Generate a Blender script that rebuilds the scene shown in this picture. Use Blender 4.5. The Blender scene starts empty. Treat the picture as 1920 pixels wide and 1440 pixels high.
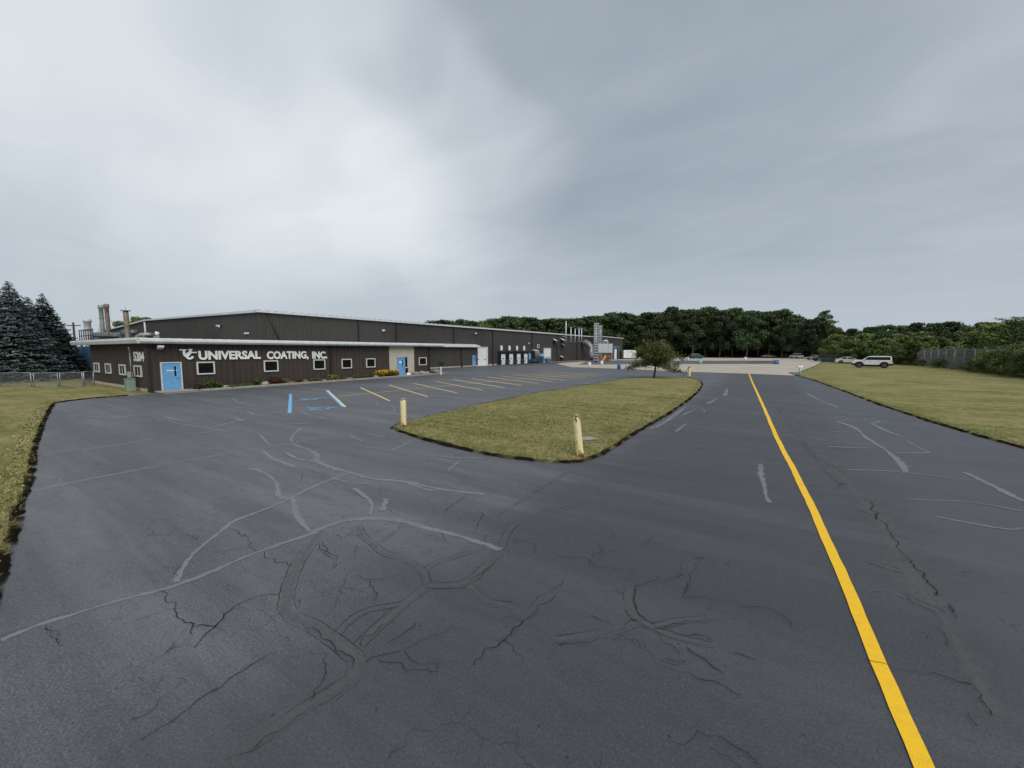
import bpy, bmesh, math, random
import numpy as np
from mathutils import Vector, Matrix
from mathutils.geometry import delaunay_2d_cdt
random.seed(7); RNG = np.random.default_rng(11)
S = bpy.context.scene
COL = S.collection
PI = math.pi
# ---------------------------------------------------------------- camera
CH, CF, CHY, CYAW = 2.85, 740.0, 657.0, math.radians(33)
CP = math.atan((720-CHY)/CF)
cam = bpy.data.cameras.new('camera'); cam.sensor_width = 36; cam.lens = CF/1920*36
cam.clip_end = 6000; cam.clip_start = 0.05
co = bpy.data.objects.new('camera', cam); COL.objects.link(co)
co.location = (0, 0, CH); co.rotation_euler = (PI/2-CP, 0, CYAW)
S.camera = co
_F = Vector((-math.sin(CYAW)*math.cos(CP), math.cos(CYAW)*math.cos(CP), -math.sin(CP)))
_R = Vector((math.cos(CYAW), math.sin(CYAW), 0)); _U = _R.cross(_F)
def ray(x, y): return _F*CF + _R*(x-960) + _U*(720-y)
def G(x, y, z=0.0):                       # measured point on the ground
    d = ray(x, y); t = (z-CH)/d.z; return (d.x*t, d.y*t)
def WX(x, y, X):                          # measured point on a wall X = const -> (Y, z)
    d = ray(x, y); t = X/d.x; return (d.y*t, CH+d.z*t)
def WY(x, y, Y):                          # measured point on a wall Y = const -> (X, z)
    d = ray(x, y); t = Y/d.y; return (d.x*t, CH+d.z*t)
def DX(x, dist):                          # ground position seen in column x at a distance
    d = ray(x, 700); k = dist/math.hypot(d.x, d.y); return (d.x*k, d.y*k)
# ---------------------------------------------------------------- world, sun
w = bpy.data.worlds.new('World'); S.world = w; w.use_nodes = True
SUN_EL, SUN_AZ = math.radians(46), math.radians(-122)   # azimuth counter-clockwise from +Y
def build_world():
    nt = w.node_tree; N = nt.nodes; L = nt.links; N.clear()
    out = N.new('ShaderNodeOutputWorld'); bg = N.new('ShaderNodeBackground'); bg.inputs[1].default_value = 0.1
    L.new(bg.outputs[0], out.inputs[0])
    sky = N.new('ShaderNodeTexSky'); sky.sky_type = 'NISHITA'; sky.sun_disc = False
    sky.sun_elevation = SUN_EL; sky.sun_rotation = -SUN_AZ; sky.dust_density = 4
    tc = N.new('ShaderNodeTexCoord')
    sep = N.new('ShaderNodeSeparateXYZ'); L.new(tc.outputs['Generated'], sep.inputs[0])
    def M(op, a, b=None, c=None):
        n = N.new('ShaderNodeMath'); n.operation = op
        for i, v in enumerate((a, b, c)):
            if v is None: continue
            if isinstance(v, (int, float)): n.inputs[i].default_value = v
            else: L.new(v, n.inputs[i])
        return n.outputs[0]
    zz = M('ADD', M('MAXIMUM', sep.outputs[2], 0.0), 0.16)
    cmb = N.new('ShaderNodeCombineXYZ')
    L.new(M('DIVIDE', sep.outputs[0], zz), cmb.inputs[0]); L.new(M('DIVIDE', sep.outputs[1], zz), cmb.inputs[1])
    def noise(scale, det, rough, off, dist=0.0, sc=(1, 1, 1), rz=0.0):
        mp = N.new('ShaderNodeMapping'); mp.inputs[1].default_value = off; mp.inputs[2].default_value = (0, 0, rz); mp.inputs[3].default_value = sc
        L.new(cmb.outputs[0], mp.inputs[0])
        n = N.new('ShaderNodeTexNoise'); n.inputs['Scale'].default_value = scale; n.inputs['Detail'].default_value = det
        n.inputs['Roughness'].default_value = rough; n.inputs['Distortion'].default_value = dist
        L.new(mp.outputs[0], n.inputs[0]); return n.outputs[0]
    n1 = noise(0.75, 5, 0.45, (3.1, 1.7, 0), 0.5, (1, 1.35, 1), 0.5)
    n2 = noise(1.8, 6, 0.5, (0.4, 5.2, 2), 0.6, (1, 1.9, 1), 0.9)
    # distort lookup direction a little so that the bright openings get ragged borders
    vn = N.new('ShaderNodeTexNoise'); vn.inputs['Scale'].default_value = 2.6; vn.inputs['Detail'].default_value = 2; vn.inputs['Roughness'].default_value = 0.4
    L.new(tc.outputs['Generated'], vn.inputs[0])
    vs = N.new('ShaderNodeVectorMath'); vs.operation = 'SUBTRACT'; vs.inputs[1].default_value = (0.5, 0.5, 0.5); L.new(vn.outputs[1], vs.inputs[0])
    vm = N.new('ShaderNodeVectorMath'); vm.operation = 'MULTIPLY_ADD'; vm.inputs[1].default_value = (0.26, 0.26, 0.26)
    L.new(vs.outputs[0], vm.inputs[0]); L.new(tc.outputs['Generated'], vm.inputs[2])
    def blob(px, py, r_deg, gain, soft=1.0):
        d = ray(px, py).normalized()
        dt = N.new('ShaderNodeVectorMath'); dt.operation = 'DOT_PRODUCT'; dt.inputs[1].default_value = d
        L.new(vm.outputs[0], dt.inputs[0])
        mr = N.new('ShaderNodeMapRange'); mr.interpolation_type = 'SMOOTHSTEP'
        mr.inputs[1].default_value = math.cos(math.radians(r_deg*(1+0.9*soft))); mr.inputs[2].default_value = math.cos(math.radians(r_deg*0.15))
        mr.inputs[3].default_value = 0; mr.inputs[4].default_value = gain
        L.new(dt.outputs['Value'], mr.inputs[0]); return mr.outputs[0]
    v = M('ADD', M('MULTIPLY', M('SUBTRACT', n1, 0.5), 0.27), M('MULTIPLY', M('SUBTRACT', n2, 0.5), 0.24))
    v = M('ADD', v, 0.51)
    for b in ((830, 410, 7, 0.08), (700, 350, 10, 0.09), (540, 270, 13, 0.09), (380, 210, 14, 0.06), (200, 140, 20, 0.12), (60, 60, 18, 0.06), (420, 250, 34, 0.08), (60, 260, 22, 0.06),
              (1250, 130, 19, -0.09), (1500, 400, 20, -0.03), (1000, 120, 12, -0.07), (100, 430, 12, -0.04), (330, 470, 10, -0.05), (560, 20, 12, -0.07)):
        v = M('ADD', v, blob(*b))
    rp = N.new('ShaderNodeValToRGB'); L.new(v, rp.inputs[0])
    e = rp.color_ramp.elements
    e[0].position = 0.0; e[0].color = (0.22, 0.265, 0.315, 1)
    e[1].position = 1.0; e[1].color = (0.80, 0.84, 0.87, 1)
    for p, c in ((0.3, (0.31, 0.362, 0.42, 1)), (0.45, (0.385, 0.442, 0.505, 1)), (0.62, (0.51, 0.57, 0.63, 1)), (0.8, (0.66, 0.71, 0.76, 1))):
        q = e.new(p); q.color = c
    # pale band towards the horizon
    hz = N.new('ShaderNodeMapRange'); hz.interpolation_type = 'SMOOTHSTEP'
    hz.inputs[1].default_value = 0.0; hz.inputs[2].default_value = 0.34; hz.inputs[3].default_value = 0.88; hz.inputs[4].default_value = 0.0
    L.new(sep.outputs[2], hz.inputs[0])
    mx = N.new('ShaderNodeMix'); mx.data_type = 'RGBA'; L.new(hz.outputs[0], mx.inputs[0]); L.new(rp.outputs[0], mx.inputs[6])
    mx.inputs[7].default_value = (0.50, 0.565, 0.63, 1)
    sc = N.new('ShaderNodeVectorMath'); sc.operation = 'SCALE'; sc.inputs[3].default_value = SKYK*10; L.new(mx.outputs[2], sc.inputs[0])
    m2 = N.new('ShaderNodeMix'); m2.data_type = 'RGBA'; m2.inputs[0].default_value = 0.97
    L.new(sky.outputs[0], m2.inputs[6]); L.new(sc.outputs[0], m2.inputs[7])
    L.new(m2.outputs[2], bg.inputs[0])
EXPO = 0.65
SKYK = 1/2**EXPO
build_world()
sl = bpy.data.lights.new('sun', 'SUN'); sl.energy = 1.5; sl.angle = math.radians(50); sl.color = (1.0, 0.97, 0.93)
so = bpy.data.objects.new('sun', sl); COL.objects.link(so)
so.rotation_euler = (PI/2-SUN_EL, 0, PI + SUN_AZ)
sun_dir = Vector((-math.sin(SUN_AZ)*math.cos(SUN_EL), math.cos(SUN_AZ)*math.cos(SUN_EL), math.sin(SUN_EL)))
so.rotation_euler = sun_dir.to_track_quat('Z', 'Y').to_euler()
S.view_settings.view_transform = 'Standard'; S.view_settings.look = 'None'; S.view_settings.gamma = 1
S.view_settings.exposure = EXPO
S.render.engine = 'CYCLES'
S.cycles.transparent_max_bounces = 16
# ---------------------------------------------------------------- materials
def _mat(name):
    m = bpy.data.materials.new(name); m.use_nodes = True
    nt = m.node_tree; return m, nt, nt.nodes, nt.links, nt.nodes['Principled BSDF']
def mat(name, c, rough=0.6, metal=0.0, var=0.12, scale=3.0, c2=None, bump=0.0, bscale=40, stretch=(1, 1, 1), spec=0.5, detail=5):
    m, nt, N, L, b = _mat(name)
    b.inputs['Roughness'].default_value = rough; b.inputs['Metallic'].default_value = metal; b.inputs['Specular IOR Level'].default_value = spec
    tc = N.new('ShaderNodeTexCoord'); mp = N.new('ShaderNodeMapping'); mp.inputs[3].default_value = stretch; L.new(tc.outputs['Object'], mp.inputs[0])
    n = N.new('ShaderNodeTexNoise'); n.inputs['Scale'].default_value = scale; n.inputs['Detail'].default_value = detail; L.new(mp.outputs[0], n.inputs[0])
    rp = N.new('ShaderNodeValToRGB'); e = rp.color_ramp.elements; e[0].position = 0.3; e[1].position = 0.7
    a = [max(0, v*(1-var)) for v in c]; bb = [v*(1+var) for v in c] if c2 is None else c2
    if c2 is not None: a = c
    e[0].color = (*a, 1); e[1].color = (*bb, 1)
    L.new(n.outputs[0], rp.inputs[0]); L.new(rp.outputs[0], b.inputs['Base Color'])
    if bump:
        n2 = N.new('ShaderNodeTexNoise'); n2.inputs['Scale'].default_value = bscale; n2.inputs['Detail'].default_value = 4; L.new(mp.outputs[0], n2.inputs[0])
        bp = N.new('ShaderNodeBump'); bp.inputs['Strength'].default_value = bump; bp.inputs['Distance'].default_value = 0.02
        L.new(n2.outputs[0], bp.inputs['Height']); L.new(bp.outputs[0], b.inputs['Normal'])
    return m
def leafmat(name, dark, light, rough=0.6, scale=0.5):
    m, nt, N, L, b = _mat(name)
    b.inputs['Roughness'].default_value = rough; b.inputs['Specular IOR Level'].default_value = 0.15
    at = N.new('ShaderNodeAttribute'); at.attribute_name = 'shade'
    tc = N.new('ShaderNodeTexCoord')
    n = N.new('ShaderNodeTexNoise'); n.inputs['Scale'].default_value = scale; n.inputs['Detail'].default_value = 2; L.new(tc.outputs['Object'], n.inputs[0])
    mth = N.new('ShaderNodeMath'); mth.operation = 'MULTIPLY_ADD'; mth.inputs[1].default_value = 0.55; L.new(at.outputs['Fac'], mth.inputs[0])
    m3 = N.new('ShaderNodeMath'); m3.operation = 'MULTIPLY_ADD'; m3.inputs[1].default_value = 1.3; m3.inputs[2].default_value = -0.4
    L.new(n.outputs[0], m3.inputs[0]); L.new(m3.outputs[0], mth.inputs[2])
    mx = N.new('ShaderNodeMix'); mx.data_type = 'RGBA'; mx.clamp_factor = True; L.new(mth.outputs[0], mx.inputs[0])
    mx.inputs[6].default_value = (*dark, 1); mx.inputs[7].default_value = (*light, 1)
    oi = N.new('ShaderNodeObjectInfo'); hs = N.new('ShaderNodeHueSaturation')
    mr = N.new('ShaderNodeMapRange'); mr.inputs[3].default_value = 0.7; mr.inputs[4].default_value = 1.45; L.new(oi.outputs['Random'], mr.inputs[0]); L.new(mr.outputs[0], hs.inputs['Value'])
    mh = N.new('ShaderNodeMapRange'); mh.inputs[3].default_value = 0.485; mh.inputs[4].default_value = 0.515; L.new(oi.outputs['Random'], mh.inputs[0]); L.new(mh.outputs[0], hs.inputs['Hue'])
    L.new(mx.outputs[2], hs.inputs['Color']); L.new(hs.outputs[0], b.inputs['Base Color'])
    return m
def nnoise(N, L, vec, scale, det=4, rough=0.5, dist=0.0):
    n = N.new('ShaderNodeTexNoise'); n.inputs['Scale'].default_value = scale; n.inputs['Detail'].default_value = det
    n.inputs['Roughness'].default_value = rough; n.inputs['Distortion'].default_value = dist; L.new(vec, n.inputs[0]); return n.outputs[0]
def nmap(N, L, vec, sc, rz=0.0, off=(0, 0, 0)):
    mp = N.new('ShaderNodeMapping'); mp.inputs[1].default_value = off; mp.inputs[2].default_value = (0, 0, rz); mp.inputs[3].default_value = sc; L.new(vec, mp.inputs[0]); return mp.outputs[0]
def nmr(N, L, v, a, b, c=0.0, d=1.0, smooth=False):
    m = N.new('ShaderNodeMapRange'); m.inputs[1].default_value = a; m.inputs[2].default_value = b; m.inputs[3].default_value = c; m.inputs[4].default_value = d
    if smooth: m.interpolation_type = 'SMOOTHSTEP'
    L.new(v, m.inputs[0]); return m.outputs[0]
def nmath(N, L, op, a, b):
    n = N.new('ShaderNodeMath'); n.operation = op
    for i, v in enumerate((a, b)):
        if isinstance(v, (int, float)): n.inputs[i].default_value = v
        else: L.new(v, n.inputs[i])
    return n.outputs[0]
def nmix(N, L, f, a, b, mode='MIX'):
    m = N.new('ShaderNodeMix'); m.data_type = 'RGBA'; m.blend_type = mode; m.clamp_factor = True
    for i, v in ((0, f), (6, a), (7, b)):
        if isinstance(v, (int, float)): m.inputs[i].default_value = v
        elif isinstance(v, tuple): m.inputs[i].default_value = (*v, 1)
        else: L.new(v, m.inputs[i])
    return m.outputs[2]
def asphalt_color(N, L, vec):
    big = nnoise(N, L, nmap(N, L, vec, (1, 1, 1)), 0.16, 5, 0.6, 0.6)
    mid = nnoise(N, L, nmap(N, L, vec, (0.5, 2.2, 1), math.radians(18)), 0.9, 5, 0.6, 0.4)
    strk = nnoise(N, L, nmap(N, L, vec, (0.35, 3.5, 1), math.radians(-35), (3, 9, 0)), 1.1, 4, 0.6, 0.2)
    agg = nnoise(N, L, vec, 95, 3, 0.7)
    c = nmix(N, L, nmr(N, L, big, 0.3, 0.7), (0.062, 0.065, 0.074), (0.118, 0.122, 0.136))
    c = nmix(N, L, nmr(N, L, mid, 0.42, 0.66, 0, 0.65), c, (0.160, 0.165, 0.178))
    c = nmix(N, L, nmr(N, L, strk, 0.48, 0.7, 0, 0.38), c, (0.034, 0.037, 0.043))
    c = nmix(N, L, nmr(N, L, agg, 0.3, 0.7, 0, 1), nmix(N, L, 0.65, c, (0.008, 0.008, 0.009)), nmix(N, L, 0.13, c, (0.32, 0.33, 0.34)))
    st = nnoise(N, L, nmap(N, L, vec, (0.09, 0.85, 1), math.radians(-12), (7, 3, 0)), 0.9, 5, 0.62, 0.3)
    c = nmix(N, L, nmr(N, L, st, 0.50, 0.64, 0, 0.42), c, (0.040, 0.042, 0.050)); c = nmix(N, L, nmr(N, L, st, 0.48, 0.36, 0, 0.42), c, (0.165, 0.170, 0.185))
    a2 = nnoise(N, L, vec, 48, 2, 0.5)
    c = nmix(N, L, nmr(N, L, a2, 0.56, 0.66, 0, 0.45), c, (0.012, 0.012, 0.013)); c = nmix(N, L, nmr(N, L, a2, 0.44, 0.34, 0, 0.30), c, (0.26, 0.265, 0.28))
    a3 = nnoise(N, L, vec, 5.5, 6, 0.75)
    c = nmix(N, L, nmr(N, L, a3, 0.50, 0.64, 0, 0.30), c, (0.030, 0.031, 0.036))
    return c, agg, mid
def mat_asphalt():
    m, nt, N, L, b = _mat('sealed_asphalt'); tc = N.new('ShaderNodeTexCoord'); v = tc.outputs['Object']
    c, agg, mid = asphalt_color(N, L, v)
    # lane nearest the yellow line has the freshest, darkest coat
    sx = N.new('ShaderNodeSeparateXYZ'); L.new(v, sx.inputs[0])
    lane = nmr(N, L, nmath(N, L, 'ADD', sx.outputs[0], nmr(N, L, nnoise(N, L, v, 0.5, 3), 0, 1, -.9, .9)), -4.6, -2.7, 0, 0.62, True)
    c = nmix(N, L, lane, c, (0.036, 0.038, 0.043))
    right = nmr(N, L, nmath(N, L, 'ADD', sx.outputs[0], nmr(N, L, nnoise(N, L, v, 0.7, 3), 0, 1, -.8, .8)), 1.6, 2.6, 0, 0.35, True)
    c = nmix(N, L, right, c, (0.085, 0.090, 0.100))
    # hairline cracks
    wv = nnoise(N, L, v, 1.6, 4, 0.6)
    wn = N.new('ShaderNodeTexNoise'); wn.inputs['Scale'].default_value = 1.3; wn.inputs['Detail'].default_value = 5; L.new(v, wn.inputs[0])
    va = N.new('ShaderNodeVectorMath'); va.operation = 'MULTIPLY_ADD'; va.inputs[1].default_value = (1.1, 1.1, 0); L.new(wn.outputs[1], va.inputs[0]); L.new(v, va.inputs[2])
    vo = N.new('ShaderNodeTexVoronoi'); vo.feature = 'DISTANCE_TO_EDGE'; vo.voronoi_dimensions = '2D'; vo.inputs['Scale'].default_value = 1.5; L.new(va.outputs[0], vo.inputs['Vector'])
    ck = nmr(N, L, vo.outputs['Distance'], 0.003, 0.014, 1, 0)
    mk = nmr(N, L, nnoise(N, L, nmap(N, L, v, (1, 1, 1), 0, (40, 12, 0)), 0.55, 3, 0.6), 0.52, 0.63, 0, 0.75)
    c = nmix(N, L, nmath(N, L, 'MULTIPLY', ck, mk), c, (0.018, 0.018, 0.02))
    # small pock marks
    vp = N.new('ShaderNodeTexVoronoi'); vp.inputs['Scale'].default_value = 3.2; L.new(v, vp.inputs['Vector'])
    pk = nmr(N, L, vp.outputs['Distance'], 0.035, 0.055, 0.8, 0)
    c = nmix(N, L, pk, c, (0.015, 0.015, 0.016))
    L.new(c, b.inputs['Base Color'])
    b.inputs['Specular IOR Level'].default_value = 0.42
    L.new(nmr(N, L, mid, 0.3, 0.7, 0.50, 0.64), b.inputs['Roughness'])
    h = nmath(N, L, 'ADD', nmath(N, L, 'MULTIPLY', agg, 0.6), nmath(N, L, 'MULTIPLY', nnoise(N, L, v, 16, 5, 0.7), 1.6))
    bp = N.new('ShaderNodeBump'); bp.inputs['Strength'].default_value = 0.8; bp.inputs['Distance'].default_value = 0.008; L.new(h, bp.inputs['Height']); L.new(bp.outputs[0], b.inputs['Normal'])
    return m
def mat_strip(name, c0, c1, lo, hi, maxa=1.0, rough=0.55, nscale=9, spec=0.4, keep=0.35):
    m, nt, N, L, b = _mat(name); tc = N.new('ShaderNodeTexCoord'); v = tc.outputs['Object']
    at = N.new('ShaderNodeAttribute'); at.attribute_name = 'w'
    n = nnoise(N, L, v, nscale, 5, 0.65); n2 = nnoise(N, L, v, 1.3, 4, 0.6); agg = nnoise(N, L, v, 95, 3, 0.7)
    a = nmath(N, L, 'ADD', at.outputs['Fac'], nmr(N, L, n, 0.25, 0.75, -0.55, 0.45))
    a = nmr(N, L, a, lo, hi, 0, maxa, True)
    a = nmath(N, L, 'MULTIPLY', a, nmr(N, L, n2, 0.36, 0.52, keep, 1.0))
    L.new(a, b.inputs['Alpha'])
    L.new(nmix(N, L, nmr(N, L, agg, 0.3, 0.7), c0, c1), b.inputs['Base Color'])
    b.inputs['Roughness'].default_value = rough; b.inputs['Specular IOR Level'].default_value = spec
    return m
def mat_grass_ground(name='mown_grass_soil', k=1.0):
    m, nt, N, L, b = _mat(name); tc = N.new('ShaderNodeTexCoord'); v = tc.outputs['Object']
    c = grass_color(N, L, v, k)
    L.new(c, b.inputs['Base Color']); b.inputs['Roughness'].default_value = 0.85; b.inputs['Specular IOR Level'].default_value = 0.1
    h = nnoise(N, L, v, 30, 4, 0.7)
    bp = N.new('ShaderNodeBump'); bp.inputs['Strength'].default_value = 0.9; bp.inputs['Distance'].default_value = 0.04; L.new(h, bp.inputs['Height']); L.new(bp.outputs[0], b.inputs['Normal'])
    return m
def grass_color(N, L, v, k=1.0):
    a = nnoise(N, L, v, 0.30, 5, 0.65, 0.4)
    s = nnoise(N, L, nmap(N, L, v, (0.10, 1.5, 1), math.radians(-8)), 0.8, 4, 0.6, 0.3)
    f = nnoise(N, L, v, 9, 4, 0.7)
    dry = nmath(N, L, 'ADD', nmath(N, L, 'MULTIPLY', a, 0.55), nmath(N, L, 'MULTIPLY', s, 0.45))
    c = nmix(N, L, nmr(N, L, dry, 0.38, 0.56), (0.100*k, 0.132*k, 0.022*k), (0.34*k, 0.285*k, 0.115*k))
    c = nmix(N, L, nmr(N, L, f, 0.35, 0.7, 0, 0.5), c, (0.085*k, 0.095*k, 0.028*k))
    f2 = nnoise(N, L, v, 3.6, 6, 0.75)
    c = nmix(N, L, nmr(N, L, f2, 0.5, 0.64, 0, 0.6), c, (0.060*k, 0.080*k, 0.020*k)); c = nmix(N, L, nmr(N, L, f2, 0.48, 0.36, 0, 0.5), c, (0.36*k, 0.31*k, 0.15*k))
    g = nnoise(N, L, v, 60, 3, 0.7)
    c = nmix(N, L, nmr(N, L, g, 0.5, 0.7, 0, 0.6), c, (0.40*k, 0.36*k, 0.19*k))
    g2 = nnoise(N, L, v, 34, 3, 0.7); c = nmix(N, L, nmr(N, L, g2, 0.5, 0.72, 0, 0.75), c, (0.045*k, 0.055*k, 0.015*k))
    return c
def mat_blades():
    m, nt, N, L, b = _mat('grass_blades'); tc = N.new('ShaderNodeTexCoord'); v = tc.outputs['Object']
    c = grass_color(N, L, v, 1.25)
    at = N.new('ShaderNodeAttribute'); at.attribute_name = 'shade'
    c = nmix(N, L, nmr(N, L, at.outputs['Fac'], 0, 1, 0, 0.5), c, (0.40, 0.37, 0.17))
    L.new(c, b.inputs['Base Color']); b.inputs['Roughness'].default_value = 0.7; b.inputs['Specular IOR Level'].default_value = 0.1
    g_ = N.new('ShaderNodeNewGeometry'); vm_ = N.new('ShaderNodeVectorMath'); vm_.operation = 'MULTIPLY_ADD'; vm_.inputs[1].default_value = (.3, .3, .3); vm_.inputs[2].default_value = (0, 0, 1)
    L.new(g_.outputs['Normal'], vm_.inputs[0]); L.new(vm_.outputs[0], b.inputs['Normal'])
    return m
def mat_siding(name, c, c2):
    m, nt, N, L, b = _mat(name); tc = N.new('ShaderNodeTexCoord'); v = tc.outputs['Object']
    n = nnoise(N, L, nmap(N, L, v, (3, 3, 0.35)), 1.0, 5, 0.65)
    n2 = nnoise(N, L, v, 0.12, 3, 0.5)
    cc = nmix(N, L, nmr(N, L, n, 0.3, 0.7), c, c2); cc = nmix(N, L, nmr(N, L, n2, 0.4, 0.6, 0, 0.35), cc, tuple(x*1.35 for x in c2))
    L.new(cc, b.inputs['Base Color']); b.inputs['Roughness'].default_value = 0.5; b.inputs['Specular IOR Level'].default_value = 0.3
    return m
def mat_gravel():
    m, nt, N, L, b = _mat('packed_gravel'); tc = N.new('ShaderNodeTexCoord'); v = tc.outputs['Object']
    n = nnoise(N, L, v, 0.25, 5, 0.6); f = nnoise(N, L, v, 14, 4, 0.7)
    c = nmix(N, L, nmr(N, L, n, 0.3, 0.7), (0.36, 0.315, 0.25), (0.50, 0.44, 0.355)); c = nmix(N, L, nmr(N, L, f, 0.4, 0.7, 0, 0.4), c, (0.17, 0.15, 0.13))
    L.new(c, b.inputs['Base Color']); b.inputs['Roughness'].default_value = 0.9
    return m
def mat_bollard():
    m, nt, N, L, b = _mat('rusty_cream_paint'); tc = N.new('ShaderNodeTexCoord'); v = tc.outputs['Object']
    sx = N.new('ShaderNodeSeparateXYZ'); L.new(v, sx.inputs[0])
    n = nnoise(N, L, nmap(N, L, v, (1, 1, 0.35)), 13, 5, 0.7); n2 = nnoise(N, L, v, 4, 4, 0.6); n3 = nnoise(N, L, nmap(N, L, v, (1, 1, 0.3), 0, (5, 5, 5)), 26, 4, 0.6)
    c = nmix(N, L, nmr(N, L, n2, 0.3, 0.7), (0.70, 0.57, 0.26), (0.78, 0.71, 0.43))
    low = nmr(N, L, sx.outputs[2], 0.06, 0.24, 0.17, 0.0); top = nmr(N, L, sx.outputs[2], 0.93, 1.05, 0.0, 0.17)
    r = nmr(N, L, nmath(N, L, 'ADD', nmath(N, L, 'ADD', n, low), top), 0.60, 0.66)
    c = nmix(N, L, r, c, (0.22, 0.075, 0.02))
    c = nmix(N, L, nmr(N, L, n3, 0.69, 0.73, 0, 0.9), c, (0.03, 0.02, 0.015))
    L.new(c, b.inputs['Base Color']); b.inputs['Roughness'].default_value = 0.6
    return m
def mat_stone():
    m, nt, N, L, b = _mat('pale_block_stone'); tc = N.new('ShaderNodeTexCoord'); v = tc.outputs['Object']
    br = N.new('ShaderNodeTexBrick'); mp = N.new('ShaderNodeMapping'); mp.inputs[2].default_value = (PI/2, 0, PI/2)
    sw = N.new('ShaderNodeSeparateXYZ'); cb = N.new('ShaderNodeCombineXYZ'); L.new(v, sw.inputs[0]); L.new(sw.outputs[1], cb.inputs[0]); L.new(sw.outputs[2], cb.inputs[1]); L.new(cb.outputs[0], br.inputs[0])
    br.inputs['Scale'].default_value = 1; br.inputs['Brick Width'].default_value = 0.4; br.inputs['Row Height'].default_value = 0.2; br.inputs['Mortar Size'].default_value = 0.008
    br.inputs[1].default_value = (0.58, 0.54, 0.44, 1); br.inputs[2].default_value = (0.50, 0.46, 0.37, 1); br.inputs[3].default_value = (0.30, 0.28, 0.23, 1)
    n = nnoise(N, L, v, 9, 5, 0.7); c = nmix(N, L, nmr(N, L, n, 0.35, 0.65, 0, 0.6), br.outputs[0], (0.36, 0.33, 0.26))
    L.new(c, b.inputs['Base Color']); b.inputs['Roughness'].default_value = 0.85
    bp = N.new('ShaderNodeBump'); bp.inputs['Strength'].default_value = 1; bp.inputs['Distance'].default_value = 0.03; L.new(n, bp.inputs['Height']); L.new(bp.outputs[0], b.inputs['Normal'])
    return m
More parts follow.
